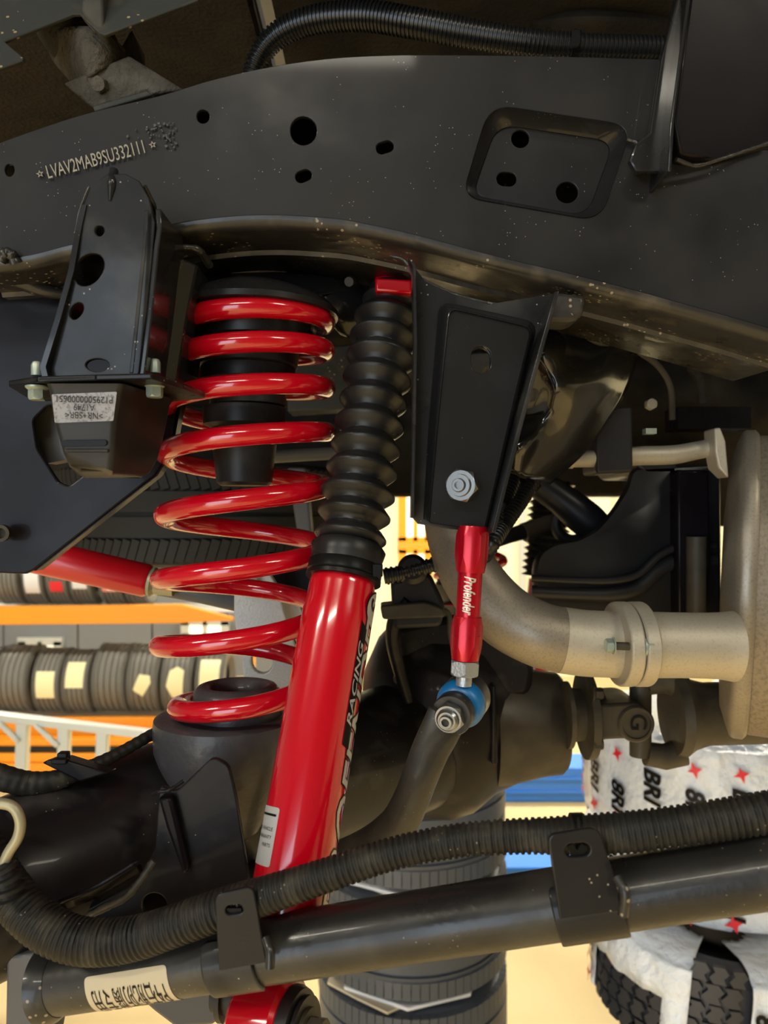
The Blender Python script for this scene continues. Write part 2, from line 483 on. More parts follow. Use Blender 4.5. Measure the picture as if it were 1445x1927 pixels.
# daylit windows in orange frames in the back wall
def window(n, px0, py0, px1, py1, Y=8.93, fm='orange'):
    a = P(px0, py0, Y); b = P(px1, py1, Y); root = thing('window_%d' % n, None, None, (a.x, Y, b.z), kind='structure')
    q = M(); cx = (a.x + b.x) / 2; cz = (a.z + b.z) / 2; W = b.x - a.x; Hh = a.z - b.z
    box(q, (cx, Y, cz), W, .03, Hh); q.build('pane', MAT['winglow'], root)
    q = M()
    for (x, z, w_, h_) in ((cx, a.z, W + .1, .09), (cx, b.z, W + .1, .09), (a.x, cz, .09, Hh), (b.x, cz, .09, Hh), (cx, cz, .05, Hh)):
        box(q, (x, Y - .03, z), w_, .06, h_)
    q.build('frame', MAT[fm], root)
window(1, 757, 900, 806, 1018); window(2, 757, 1034, 806, 1110)
window(3, 350, 1168, 425, 1198, 8.85, 'ladder'); window(4, 45, 1206, 112, 1226, 8.85, 'ladder')
# pale door leaf between posts seen beyond the far shock absorber
q = M(); a = P(925, 900, 8.9); b = P(1150, 1180, 8.9); root = thing('door_1', None, None, (a.x, 8.9, 0), kind='structure')
box(q, ((a.x + b.x) / 2, 8.94, 1.2), b.x - a.x, .06, 2.4); q.build('door_leaf', MAT['creamwall'], root)
q = M(); box(q, (P(982, 0, 8.88).x, 8.87, 1.25), .07, .1, 2.5); q.build('door_post', MAT['ladder'], root)
# ceiling light fittings
for i, (lx, ly) in enumerate(LAMPS):
    where = ['front left', 'front middle', 'front right', 'mid left', 'mid right', 'rear left', 'rear middle', 'rear right'][i]
    t = thing('ceiling_light', 'long white fluorescent fitting at the %s of the workshop ceiling' % where, 'light', (lx, ly, 4.5), 'ceiling fittings of the workshop')
    q = M(); box(q, (lx, ly, 4.42), 1.6, .30, .10); q.build('housing', MAT['ladder'], t, bevel=.01)
    for s_ in (-1, 1):
        q = M(); lathe(q, (lx - .74, ly + s_ * .07, 4.33), (1, 0, 0), [(0, .018), (1.48, .018)], 12); q.build('lamp_tube', MAT['glow'], t)
    q = M()
    for sx_ in (-.6, .6): tube(q, [Vector((lx + sx_, ly, 4.46)), Vector((lx + sx_, ly, 4.52))], .01, 8)
    q.build('hanger', MAT['ladder'], t)

# ------------------------------------------------------------------ tyres of the background
def tyre_profile(R, W, rim, grooves=4, gd=.008, gw=.010):
    """closed section (t across, r) of a tyre, inner wall included"""
    pr = [(-W * .32, rim), (-W * .40, rim + .012), (-W * .49, rim + (R - rim) * .35), (-W * .5, rim + (R - rim) * .6), (-W * .46, rim + (R - rim) * .85), (-W * .41, R - .012), (-W * .36, R - .003)]
    span = W * .70
    for g in range(grooves):
        c = -span / 2 + span * (g + .5) / grooves
        pr += [(c - gw / 2, R), (c - gw / 2 + .001, R - gd), (c + gw / 2 - .001, R - gd), (c + gw / 2, R)]
    out = [(t, r) for t, r in pr] + [(-t, r) for t, r in pr[:7]][::-1]
    inner = [(W * .32, rim), (W * .30, rim + .008), (W * .44, rim + (R - rim) * .5), (W * .36, R - .025), (-W * .36, R - .025), (-W * .44, rim + (R - rim) * .5), (-W * .30, rim + .008), (-W * .32, rim)]
    return out + inner[1:]
def tyre_mesh(o, axis, R, W, rim, seg=56, **k):
    q = M(); lathe(q, o, axis, tyre_profile(R, W, rim, **k), seg, caps=False); return q
# rack with standing tyres on the far left
YR = 5.5
def beam_px(q, poly, Y, depth): prism(q, [P(x, y, Y) for x, y in poly], (0, depth, 0))
rack = thing('tyre_rack', 'long orange steel rack on the left holding the standing tyres', 'rack', (P(60, 0, YR).x, YR + .2, 0))
q = M(); beam_px(q, [(-160, 1143), (340, 1138), (438, 1163), (438, 1168), (330, 1173), (-160, 1177)], YR - .05, .05); q.build('beam', MAT['orange'], rack, bevel=.004)
q = M(); beam_px(q, [(-160, 1352), (470, 1350), (470, 1384), (-160, 1386)], YR - .05, .05); q.build('beam', MAT['orange'], rack, bevel=.004)
q = M(); beam_px(q, [(-160, 1143), (470, 1140), (470, 1150), (-160, 1153)], YR + .42, .05); q.build('beam', MAT['orange'], rack)
for x in (-150, 470):
    for dy in (0, .42):
        a = P(x, 0, YR + dy); q = M(); box(q, (a.x, YR + dy, 1.0), .07, .06, 2.0); q.build('post', MAT['orange'], rack)
for z, nm in ((P(0, 1147, YR).z, 'upper'), (P(0, 1353, YR).z, 'lower')):
    for k in range(6):
        q = M(); box(q, (P(155, 0, YR).x, YR + .03 + k * .072, z - .012), 2.3, .045, .014); q.build('shelf_slat', MAT['ladder'], rack)
RD, RW = .485, .235
def rack_tyre(px, base_py, w_, label, lab=None, cut=1.0, D=RD, g='tyres standing on the orange rack'):
    R = D / 2; zb = P(0, base_py, YR).z + .001; x = P(px, 0, YR).x
    t = thing('rack_tyre', label, 'tyre', (x, YR + R - .02, zb), g)
    c = Vector((x, YR + R - .02, zb + R))
    tyre_mesh(c, (1, 0, 0), R, w_, R * .62, seg=64, grooves=4, gd=.010, gw=.011).build('carcass', MAT['tyrerack'], t, ang=30)
    q = M()
    for k in range(64):       # cross cuts on both shoulders
        th = 2 * PI * k / 64
        for s_ in (-1, 1):
            d = Vector((0, math.cos(th), math.sin(th)))
            box(q, c + d * (R - .004) + Vector((s_ * w_ * .41, 0, 0)), w_ * .09, .014, .010, Matrix.Rotation(th, 3, 'X'))
    q.build('shoulder_lugs', MAT['tyrerack'], t, kind='stuff')
    if lab:
        ang, poly, mt = lab
        th = math.radians(ang); e = Vector((0, -math.cos(th), math.sin(th)))
        q = M(); vs, fs = flatpoly([(a * w_ * .32, b * R * .42) for a, b in poly])
        wrap(q, vs, fs, c, (1, 0, 0), R + .002, e, lim=.03); q.build('paper_label', MAT[mt], t)
SQ = [(-1, -1), (1, -1), (1, 1), (-1, 1)]
TR = [(-.8, -.3), (.1, -.8), (.9, .2), (.8, .7), (-.2, .8)]
TALL = [(-.9, -.2), (-.3, -1.1), (.7, -1.0), (.8, .9), (.1, 1.2), (-.6, .9)]
for px, w_, lb, lab, D in (
    (20, .24, 'plain standing tyre, second from the left end of the lower rack shelf', None, .485),
    (86, .205, 'lower shelf tyre with a square pale label left of centre', (2, SQ, 'yellowlab'), .465),
    (141, .20, 'lower shelf tyre with a pale label high on its tread', (22, SQ, 'yellowlab'), .455),
    (203, .25, 'widest plain tyre in the middle of the lower rack shelf', None, .495),
    (267, .235, 'lower shelf tyre with a small oval pale label', (-2, TR, 'yellowlab'), .49),
    (331, .23, 'lower shelf tyre with a tall yellow label behind the spring coils', (4, TALL, 'yellowlab'), .475),
    (394, .22, 'rightmost lower shelf tyre with two pale labels behind the spring', (24, SQ, 'yellowlab'), .465),
    (-42, .23, 'lower shelf tyre at the very left edge of the picture', None, .475)):
    rack_tyre(px, 1352, w_, lb, lab, D=D)
for px, w_, lb, lab in (
    (61, .155, 'upper shelf tyre with a broad white label below the dark panel', (3, [(-1.1, -1.6), (1, -1.6), (1, 1.7), (-1.1, 1.7)], 'whitebag')),
    (106, .155, 'upper shelf tyre with a small red tag low on its tread', (-22, [(-.9, -.4), (.9, -.4), (.9, .4), (-.9, .4)], 'wrapred')),
    (150, .16, 'upper shelf tyre with a large white label beneath the red tube', (-2, SQ, 'whitebag')),
    (206, .17, 'upper shelf tyre with a red and white label', (-8, SQ, 'pinklab')),
    (252, .165, 'upper shelf tyre with a pinkish label under the tube clamp', (-12, SQ, 'pinklab')),
    (10, .18, 'unlabelled upper shelf tyre at the left edge', None)):
    rack_tyre(px, 1143, w_, lb, lab, D=.47, g='tyres on the upper rack shelf')

# planks stacked in front of the rack base
for i, (y0, y1, Y, mt, lb) in enumerate(((1391, 1404, 5.3, 'orange', 'orange beam topmost of the pile under the rack'), (1407, 1416, 5.28, 'tyredark', 'black bar between the orange beams of the pile'),
                                  (1418, 1434, 5.26, 'orange', 'orange beam in the middle of the pile under the rack'), (1437, 1456, 5.24, 'orange', 'lowest orange beam of the pile by the ladder'))):
    q = M(); a = P(-120, y0, Y); b = P(420, y1, Y); box(q, ((a.x + b.x) / 2, Y + .04, (a.z + b.z) / 2), b.x - a.x, .09, a.z - b.z)
    o = q.build('spare_beam', MAT[mt], None, bevel=.004); tagit(o, lb, 'beam', 'spare beams piled under the rack')
for x in (-40, 380):
    q = M(); a = P(x, 1457, 5.28); box(q, (a.x, 5.28, a.z / 2), .12, .16, a.z); o = q.build('beam_support', MAT['greywall'], None)
    tagit(o, 'grey block holding up the %s end of the orange beam pile' % ('left' if x < 0 else 'right'), 'block')

# aluminium ladder lying across in front of the rack
YL = 3.6
lad = thing('ladder', 'silver aluminium ladder frame lying sideways before the orange rack', 'ladder', (P(100, 0, YL).x, YL, 0))
def rail_px(x0, y0, x1, y1, w_, d, nm, dy=0):
    a = P(x0, y0, YL + dy); b = P(x1, y1, YL + dy); q = M(); v = (b - a); ln = v.length
    box(q, (a + b) / 2, ln, d, w_, Matrix.Rotation(-math.atan2(v.z, v.x), 3, 'Y')); q.build(nm, MAT['ladder'], lad, bevel=.003)
rail_px(-120, 1334, 330, 1387, .034, .06, 'side_rail')
rail_px(-120, 1560, 330, 1610, .034, .06, 'side_rail')
for x in (-30, 44, 122, 194, 268): rail_px(x, 1352 + x * .11, x - 6, 1590, .052, .045, 'rung')
for x in (-40, 32, 105): rail_px(x - 38, 1352 + x * .11, x + 4, 1392 + x * .11, .018, .03, 'brace', -.03)
for x in (-110, 320): rail_px(x, 1400, x, 963.5 + (H - .002) * F / YL, .05, .05, 'leg')

# ------------------------------------------------------------------ free standing tyre stack (middle)
YS = 2.25; RS = .272; HS = .288
xs = P(775, 0, YS).x
ztop = P(0, 1452, YS - .1).z
names = ['topmost, just under the axle', 'second from top', 'third, just below the long tube', 'lowest, nearest the floor']
for i in range(4):
    zc = ztop - HS * (i + .5) + .02
    hh = .252
    t = thing('stacked_tyre', 'blue grey tyre lying in the middle stack, ' + names[i], 'tyre', (xs, YS, zc - hh / 2), 'tyres of the middle stack')
    tyre_mesh((xs + random.uniform(-.008, .008), YS, zc), (0, 0, 1), RS, hh, RS * .66, seg=80, grooves=3, gd=.007, gw=.009).build('carcass', MAT['tyre'], t, ang=30)
    q = M()
    for k in range(72):
        th = 2 * PI * k / 72; d = Vector((math.cos(th), math.sin(th), 0))
        for zz, hl in ((.098, .045), (-.098, .045)):
            box(q, Vector((xs, YS, zc + zz)) + d * (RS - .0082), .018, .0215, hl, Matrix.Rotation(th, 3, 'Z'))
    q.build('tread_lugs', MAT['tyre'], t, kind='stuff')
    zt = zc + hh / 2 - .012
    # sheets of card and wrapping lying between the tyres
    q = M(); rr = []
    rnd = random.Random(i + 3)
    for k in range(14):
        th = 2 * PI * k / 14; r = RS * rnd.uniform(.62, .90)
        rr.append((xs - .02 + r * math.cos(th), YS - .03 + r * math.sin(th)))
    lo = [Vector((x, y, zt + .0135)) for x, y in rr]; prism(q, lo, (0, 0, .006))
    o = q.build('cardboard_sheet', MAT['card'], None, solid=0)
    tagit(o, 'torn cardboard sheet on the ' + ['topmost', 'second', 'third', 'lowest'][i] + ' tyre of the middle stack', 'cardboard', 'card between the stacked tyres')
    q = M(); a = rnd.uniform(-.4, .2)
    quad = [Vector((xs - .19, YS - .17, zt + .020)), Vector((xs - .02, YS - .262, zt + .020)), Vector((xs + .15, YS - .20, zt + .020)), Vector((xs + .19, YS - .02, zt + .020)), Vector((xs - .16, YS + .05, zt + .020))]
    prism(q, quad, (0, 0, .010)); o = q.build('folded_sheet', MAT['whitebag'], None, bevel=.003)
    tagit(o, 'folded white plastic sheet on the ' + ['topmost', 'second', 'third', 'lowest'][i] + ' tyre of the middle stack', 'plastic sheet', 'white sheets between the stacked tyres')
# little blocks that carry the stack
q = M(); zb = ztop - HS * 4 + .02 + .018
prism(q, [Vector((xs + .2 * a, YS + .2 * b, 0)) for a, b in SQ], (0, 0, zb - .002)); o = q.build('pallet_block', MAT['card'], None)
tagit(o, 'low wooden block carrying the middle tyre stack', 'block')

# ------------------------------------------------------------------ blue lift base
for i, (yf0, yf1, Y, D, lb) in enumerate(((1445, 1510, 5.04, .30, 'far blue steel beam lying on the tan floor'), (1633, 1724, 3.62, .24, 'nearer blue steel beam seen between harness and long tube'))):
    a = P(880, yf0, Y); b = P(1130, yf1, Y); t = thing('lift_beam', lb, 'lift beam', ((a.x + b.x) / 2 + .1, Y + D / 2, 0), 'blue beams of the car lift')
    q = M(); box(q, ((a.x + b.x) / 2 + .1, Y + D / 2, a.z / 2 + .001), b.x - a.x + .5, D, a.z); q.build('beam', MAT['bluepaint'], t, bevel=.008)
    for zz in (.3, .68):
        q = M(); box(q, ((a.x + b.x) / 2 + .1, Y - .004, a.z * zz), b.x - a.x + .5, .012, .016); q.build('rib', MAT['bluepaint'], t, bevel=.003)

# ------------------------------------------------------------------ wrapped new tyres on the right
def splat(r, rnd):
    out = []
    for k in range(8):
        th = 2 * PI * k / 8 + .3; q_ = r * (1.25 if k % 2 == 0 else .48) * rnd.uniform(.85, 1.15)
        out.append((q_ * math.cos(th), q_ * math.sin(th)))
    return out
def wrapped(px, py0, py1, Y, R, label, seed, tilt=None, open_=None):
    rnd = random.Random(seed)
    zt = P(0, py0, Y - R * .8).z; zb = P(0, py1, Y - R * .8).z; Hh = zt - zb; x = P(px, 0, Y).x
    c = Vector((x, Y, (zt + zb) / 2)); ax = Vector(tilt or (0, 0, 1)).normalized()
    t = thing('wrapped_tyre', label, 'tyre', c - ax * Hh / 2, 'new tyres wrapped in printed white plastic')
    hh = Hh / 2; pr = []
    base = [(-hh + .016, R * .30), (-hh, R * .75), (-hh + .015, R * .92), (-hh + .04, R), (hh - .04, R), (hh - .015, R * .93), (hh, R * .76), (hh - .016, R * .30)]
    seg = 120; n_w = 22
    q = M(); o_ = c; ref = Vector((0, -1, 0)); a = (ref - ref.dot(ax) * ax).normalized(); b = ax.cross(a)
    rows = catmull(base, 5); vs = []; fs = []
    for i, (tt, r) in enumerate(rows):
        for k in range(seg):
            th = 2 * PI * k / seg
            ph = (th * n_w / (2 * PI) + tt * 1.6) % 1.0
            rr = r + .011 * ph ** .6 + .003 * math.sin(th * 13 + tt * 31) * math.sin(tt * 60 + k * .3)
            vs.append(o_ + ax * tt + (a * math.cos(th) + b * math.sin(th)) * rr)
    n = len(rows)
    def is_open(th, tt):
        if not open_: return False
        return any(a0 < th < a1 and t0 < tt < t1 for a0, a1, t0, t1 in open_)
    for i in range(n - 1):
        for k in range(seg):
            k2 = (k + 1) % seg; th = (2 * PI * (k + .5) / seg + PI) % (2 * PI) - PI; tt = (rows[i][0] + rows[i + 1][0]) / 2
            if is_open(th, tt): continue
            fs.append((i * seg + k, i * seg + k2, (i + 1) * seg + k2, (i + 1) * seg + k))
    q.add(vs, fs); q.build('plastic_wrap', MAT['wrap'], t, ang=50, solid=.0015)
    tyre_mesh(c, ax, R - .012, Hh * .94, R * .58, seg=72, grooves=1, gd=.002, gw=.004).build('carcass', MAT['tread'], t)
    # printed strips: word and red star burst, one strip per wrapping turn
    for k in range(-8, 9):
        th = 2 * PI * k / n_w * 1.0 + .04
        e = (a * math.cos(th) + b * math.sin(th))
        sh = rnd.uniform(-.03, .03)
        if is_open(th, sh) or is_open(th - .06, sh) or is_open(th + .06, sh): continue
        A = o_ + ax * sh
        qq = M()
        vs, fs = text_raw('BRI' if k % 2 else '8RI', size=.060, bold=.0022, shear=.25)
        wrap(qq, vs, fs, A, ax * -1 if True else ax, R + .0165, e, lim=.02); qq.build('printed_word', MAT['ink'], t)
        qq = M(); ph = rnd.uniform(-.03, .03)
        lim_ = hh - .045
        for off_, sz_ in ((min(.085, lim_) + sh * .8, .019), (-min(.085, lim_) + sh * .8, .016)):
            if abs(off_ - sh) > lim_ or is_open(th, sh - off_): continue
            qq = M(); vs, fs = flatpoly([(u + off_, v) for u, v in splat(sz_, rnd)])
            wrap(qq, vs, fs, A, ax * -1, R + .0165, e, lim=.02)
            qq.build('red_star', MAT['wrapred'], t)
    if open_:
        for a0, a1, t0, t1 in open_:
            k = 0; row = t0 + .012
            while row < t1:
                th = a0 + (.02 if k % 2 else .055)
                while th < a1:
                    e = a * math.cos(th) + b * math.sin(th)
                    s_ = rnd.uniform(.85, 1.1)
                    poly = [(-.019, -.012), (-.006, -.021), (.008, -.010), (.019, -.016), (.021, .008), (.008, .019), (-.004, .009), (-.018, .016)]
                    vs, fs = flatpoly([(u * s_ + row, v * s_) for u, v in poly])
                    qq = M(); vs, fs = dense(vs, fs, .03)
                    R_ = R - .012
                    def mp(v, r):
                        ph = v.y / R_ ; d = e * math.cos(ph) + ax.cross(e) * math.sin(ph)
                        return o_ + ax * v.x + d * r
                    qq.add([mp(v, R_ + .010) for v in vs], fs)
                    lp = [Vector((u * s_ + row, v * s_, 0)) for u, v in poly]
                    n_ = len(lp); qq.add([mp(v, R_ + .010) for v in lp] + [mp(v, R_ - .002) for v in lp], [(i, (i + 1) % n_, (i + 1) % n_ + n_, i + n_) for i in range(n_)])
                    qq.build('tread_block', MAT['tread'], t)
                    th += .155
                row += .043; k += 1
    return t
wrapped(1345, 1392, 1622, 2.15, .345, 'white wrapped tyre on top of the right stack, between drive shaft and harness', 1)
wrapped(1335, 1630, 1748, 2.15, .335, 'white wrapped tyre right below the top one, mostly behind the long tube', 2)
wrapped(1325, 1815, 2010, 1.95, .265, 'white wrapped tyre with torn plastic baring black tread blocks, low right', 5, tilt=(.10, 0, 1), open_=[(-.52, -.05, -.08, .13), (-1.6, -.75, -.10, .03)])
wrapped(1560, 1352, 1470, 3.0, .45, 'pale wrapped tyre of the farther stack under the muffler', 4)
q = M(); a = P(1345, 0, 2.1); zb = P(0, 2025, 1.9).z
box(q, (a.x + .02, 2.02, zb / 2), .28, .28, zb); o = q.build('tyre_pallet', MAT['card'], None, bevel=.01); tagit(o, 'wooden platform under the wrapped tyres at lower right', 'pallet')
q = M(); a = P(1560, 0, 3.0); zb = P(0, 1475, 2.64).z
for k in range(3):
    box(q, (a.x, 3.0, zb * (k + .5) / 3), .62 - .04 * (k % 2), .62 - .04 * (k % 2), zb / 3 - .006)
o = q.build('crate_pile', MAT['card'], None, bevel=.01); tagit(o, 'pile of plain crates carrying the farther wrapped tyre', 'crates')
# ================================================================== the car on the lift
# ---- chassis rail
YW = .60
top = [(-60, 290), (0, 268), (90, 236), (175, 210), (300, 180), (385, 154), (470, 133), (560, 117), (640, 108), (720, 104), (800, 103), (1000, 105), (1260, 112), (1520, 122)]
bot = [(-60, 492), (0, 488), (60, 480), (130, 462), (200, 448), (290, 430), (350, 418), (400, 411), (460, 406), (520, 405), (580, 408), (640, 413), (700, 424), (760, 437), (830, 455), (900, 474), (980, 494), (1050, 510), (1130, 530), (1200, 548), (1300, 576), (1400, 604), (1520, 640)]
topc = [p for p in catmull(top, 4)]; botc = [p for p in catmull(bot, 4)]
rail = thing('chassis_rail', 'long black steel chassis rail crossing the picture with a stamped number', 'chassis rail', P(700, 300, YW))
recess = rounded([(922, 196), (1190, 236), (1130, 416), (870, 370)], [48, 44, 44, 36], 6)
holes = [circ(18, 320, 9, 12), circ(382, 219, 12, 13), circ(571, 246, 25, 27), slot(724, 277, 17, 11, -18), slot(571, 331, 16, 11, -22)]
q = M(); plate(q, topc + botc[::-1], YW + .002, .004, holes + [recess], bev=.0006); q.build('web', MAT['rail'], rail)
def topz(x):
    tp = [P(a, b, YW) for a, b in topc]
    for u, v in zip(tp, tp[1:]):
        if u.x <= x <= v.x: return u.z + (v.z - u.z) * (x - u.x) / (v.x - u.x) + .004
    return tp[0].z if x < tp[0].x else tp[-1].z
# rounded lower bend, bottom flange and inner web
q = M(); loops = []
for (x, y) in botc:
    p = P(x, y, YW); l = []
    for k in range(7):
        th = k / 6 * PI / 2; l.append(p + Vector((0, .009 * (1 - math.cos(th)), -.009 * math.sin(th))))
    l.append(p + Vector((0, .052, -.0095))); l.append(p + Vector((0, .054, -.013))); l.append(p + Vector((0, .058, -.0125)))
    l.append(p + Vector((0, .130, -.010))); l.append(p + Vector((0, .134, -.006))); l.append(Vector((p.x, p.y + .134, topz(p.x))))
    loops.append(l)
n_ = len(loops[0]); vs = [v for l in loops for v in l]
q.add(vs, [(i * n_ + k, i * n_ + k + 1, (i + 1) * n_ + k + 1, (i + 1) * n_ + k) for i in range(len(loops) - 1) for k in range(n_ - 1)])
q.build('lower_flange', MAT['flange'], rail, ang=50)
q = M(); vs = []; fs = []
for i, (x, y) in enumerate(topc):
    p = P(x, y, YW); vs += [p + Vector((0, .002, 0)), p + Vector((0, .134, .004))]
fs = [(2 * i, 2 * i + 1, 2 * i + 3, 2 * i + 2) for i in range(len(topc) - 1)]
q.add(vs, fs); q.build('upper_flange', MAT['rail'], rail, solid=.003)
# pressed recess with three holes
inner = rounded([(940, 216), (1166, 250), (1114, 394), (892, 354)], [40, 36, 36, 30], 6)
s_in = (YW + .014) / YW
q = M(); lo = [P(x, y, YW + .001) for x, y in recess]; l2 = [Vector((v.x, YW + .014, v.z)) for v in [P(x, y, YW) for x, y in inner]]
l1 = [a.lerp(b, .12) for a, b in zip(lo, l2)]; l1 = [Vector((v.x, YW + .004, v.z)) for v in l1]
l15 = [a.lerp(b, .85) for a, b in zip(lo, l2)]; l15 = [Vector((v.x, YW + .0125, v.z)) for v in l15]
loft(q, [lo, l1, l15, l2], caps=False)
q.build('recess_wall', MAT['black'], rail, ang=60)
def rx(x, y): # pixel as seen at the recessed plane -> pixel at web plane with same world position
    return (CX + (x - CX) * s_in, CY + (y - CY) * s_in)
inner_w = [(CX + (x - CX) / s_in, CY + (y - CY) / s_in) for x, y in inner]
q = M(); plate(q, inner_w, YW + .0155, .003, [circ(979, 261, 17, 17), slot(953, 337, 19, 13, 4), circ(1067, 362, 21, 20)], bev=.0006)
q.build('recess_plate', MAT['rail'], rail)
# stamped vehicle number with a star at each end
q = M(); sx_, ex_ = P(178, 300, YW - .0003), None
ux = (P(270, 277, YW) - P(90, 325, YW)).normalized(); uy = Vector((-ux.z, 0, ux.x))
put_text(q, 'LVAV2MAB9SU332111', P(181, 301, YW - .0004), ux, uy, size=.0150, sx=.56, extrude=.0003)
for (x, y) in ((75, 327), (287, 272)):
    st = []
    for k in range(10):
        r_ = 7.5 if k % 2 == 0 else 3.2; th = -PI / 2 + k * PI / 5 - .25
        st.append((x + r_ * math.cos(th), y + r_ * math.sin(th)))
    hol = [(x + (a - x) * .5, y + (b - y) * .5) for a, b in st]
    plate(q, st, YW - .0004, .0008, [hol], bev=.0001)
q.build('stamped_number', MAT['stamp'], rail, ang=20, label='stamped vehicle number between two stars')
# rough blasted patch outline around the number
q = M(); rnd = random.Random(3)
for k in range(46):
    u = rnd.uniform(.0, 1) ** .35; x = 214 + u * 118 + rnd.uniform(-6, 6); y = 228 + rnd.uniform(0, 26 + 26 * (x > 308)) + (330 - x) * .12
    r_ = rnd.uniform(1.2, 3.4)
    plate(q, [(x + r_ * math.cos(t) * rnd.uniform(.6, 1.2), y + r_ * math.sin(t) * rnd.uniform(.6, 1.2)) for t in [i * PI / 3.5 for i in range(7)]], YW - .0001, .0006, bev=.0001)
q.build('paint_blisters', MAT['flange'], rail, kind='stuff')
# weld beads
def bead(pts, r, parent, name='weld_bead', mt='lid', n=8):
    c = catmull(pts, n); q = M(); pp = [P(a, b, y) for a, b, y in c]; rnd = random.Random(len(pts))
    tube(q, pp, [r * .62 * rnd.uniform(.85, 1.15) for _ in pp], 8); return q.build(name, MAT[mt], parent, ang=60)

# bump stop hanger welded to the rail
YB = .540
hang = 'bump_stop_hanger'
q = M(); fr_ = [(80, 712), (75, 690), (103, 600), (128, 510), (140, 430), (150, 385), (170, 350), (200, 328), (235, 326), (262, 340), (280, 372), (292, 420), (288, 470), (276, 590), (262, 700), (258, 714)]
plate(q, fr_, YB, .004, [circ(187, 434, 9, 10), circ(167, 507, 34, 25, -52), circ(144, 585, 17, 11, -60), circ(183, 687, 22, 12)], bev=.0008, tilt=(150, 330, 0, .00002))
hp = q.build(hang, MAT['bracket'], rail)
q = M()
cr = [(292, 392), (294, 430), (288, 470), (276, 590), (262, 700), (258, 714)]
def wall(q, pts, Y0, Y1, th=.004):
    a = [P(x, y, Y0) for x, y in pts]; n = len(a)
    lo = []
    vs = a + [v + Vector((0, Y1 - Y0, 0)) for v in a]; vs += [v + Vector((th, 0, 0)) for v in vs]
    fs = []
    for i in range(n - 1):
        fs += [(i, i + 1, n + i + 1, n + i), (2 * n + i, 3 * n + i, 3 * n + i + 1, 2 * n + i + 1), (i, 2 * n + i, 2 * n + i + 1, i + 1), (n + i, n + i + 1, 3 * n + i + 1, 3 * n + i)]
    fs += [(0, n, 3 * n, 2 * n), (n - 1, 3 * n - 1, 4 * n - 1, 2 * n - 1)]
    q.add(vs, fs)
wall(q, cr, YB, .60); q.build('side_wall', MAT['black'], hp, bevel=.001)
q = M(); wall(q, [(80, 712), (75, 690), (103, 600), (128, 510), (142, 430), (152, 385)], YB, .60); q.build('side_wall', MAT['black'], hp)
q = M(); wall(q, [(272, 395), (266, 480), (254, 600), (243, 702)], YB - .003, YB - .002, .0028); q.build('fold_ridge', MAT['bracket'], hp, bevel=.001)
q = M(); prism(q, [P(304, 470, .585), P(372, 498, .60), P(352, 600, .60), P(330, 735, .60), P(300, 735, .585)], (0, .06, 0)); q.build('gusset', MAT['black'], hp, bevel=.002)
bead([(168, 352, .541), (152, 392, .541), (142, 440, .542)], .0022, hp); bead([(272, 350, .548), (290, 390, .56), (296, 425, .575), (300, 470, .585)], .003, hp)
q = M(); pxtube(q, [(214, 322, .547, 9), (211, 345, .541, 9), (207, 378, .541, 3)], 6, 12); q.build('pressed_rib', MAT['bracket'], hp)
bead([(2, 492, .597), (12, 476, .596), (22, 480, .597), (30, 496, .600)], .007, rail); bead([(296, 470, .60), (330, 466, .603), (372, 470, .606), (395, 500, .625)], .0045, rail)
zb_ = P(0, 712, YB).z
bp = [(17, .55), (70, .532), (180, .525), (285, .52), (345, .56), (386, .605), (300, .64), (60, .62)]
bpw = [Vector(((x - CX) * y / F, y, zb_)) for x, y in rounded(bp, 0.0, 1)]
q = M(); prism(q, bpw, (0, 0, -.004)); q.build('foot_plate', MAT['bracket'], hp, bevel=.0012)

# tapering rubber bump stop with moulded label, bolted beneath
bs = thing('bump_stop', 'black tapered rubber bump stop with grey speckled label, under the left bracket', 'bump stop', P(190, 890, .55))
q = M(); secs = [(724, 88, 230, 330, .525, .60), (738, 93, 226, 322, .527, .597), (790, 101, 216, 314, .530, .595), (850, 118, 212, 300, .533, .59), (876, 130, 208, 286, .536, .585), (886, 146, 204, 270, .545, .578)]
loops = []
for y, a, b, c_, y0, y1 in secs:
    z = P(0, y, .53).z; xw = [S(a - CX, y0), S(b - CX, y0), S(c_ - CX, y1), S(a + 18 - CX, y1)]
    pl = rounded([(xw[0], y0), (xw[1], y0), (xw[2], y1), (xw[3], y1)], .0035, 4)
    loops.append([Vector((u, v, z + (.004 * math.sin((u - xw[0]) / (xw[2] - xw[0]) * 6) if y > 870 else 0))) for u, v in pl])
loft(q, loops); q.build('rubber_block', MAT['rubber'], bs, ang=50)
q = M(); plate(q, rounded([(97, 742), (220, 737), (213, 792), (103, 796)], 3), .5262, .0008, bev=.0001, tilt=(97, 742, 0, .00005)); q.build('speckled_label', MAT['labelgrey'], bs)
q = M()
for s_, y, sz in (('P1295000000651', 751, .0066), ('A1749', 766, .0064), ('>NR+SBR<', 781, .0064)):
    put_text(q, s_, P(158, y, .5257), (-1, 0, .03), (0, 0, -1), size=sz, sx=.86)
q.build('label_lettering', MAT['ink'], bs)
q = M(); plate(q, slot(158, 834, 43, 6, -1), .5305, .0012, bev=.0002); q.build('groove_shade', MAT['ink'], bs)  # flat black strip; the shade of the groove is put into its colour
q = M(); plate(q, slot(162, 848, 42, 3, 0), .5305, .003, bev=.001); q.build('moulded_ridge', MAT['rubber'], bs)
def hexbolt(parent, o, d, r, h, mt='green', name='bolt', shank=0):
    q = M(); d = Vector(d).normalized(); o = Vector(o)
    lathe(q, o, d, [(0, r * 1.32), (h * .12, r * 1.32), (h * .28, r * 1.0)], 32)
    hexa(q, o + d * h * .2, d, r, h * .8)
    if shank: lathe(q, o - d * shank, d, [(0, r * .5), (shank, r * .5)], 16)
    return q.build(name, MAT[mt], parent, ang=28)
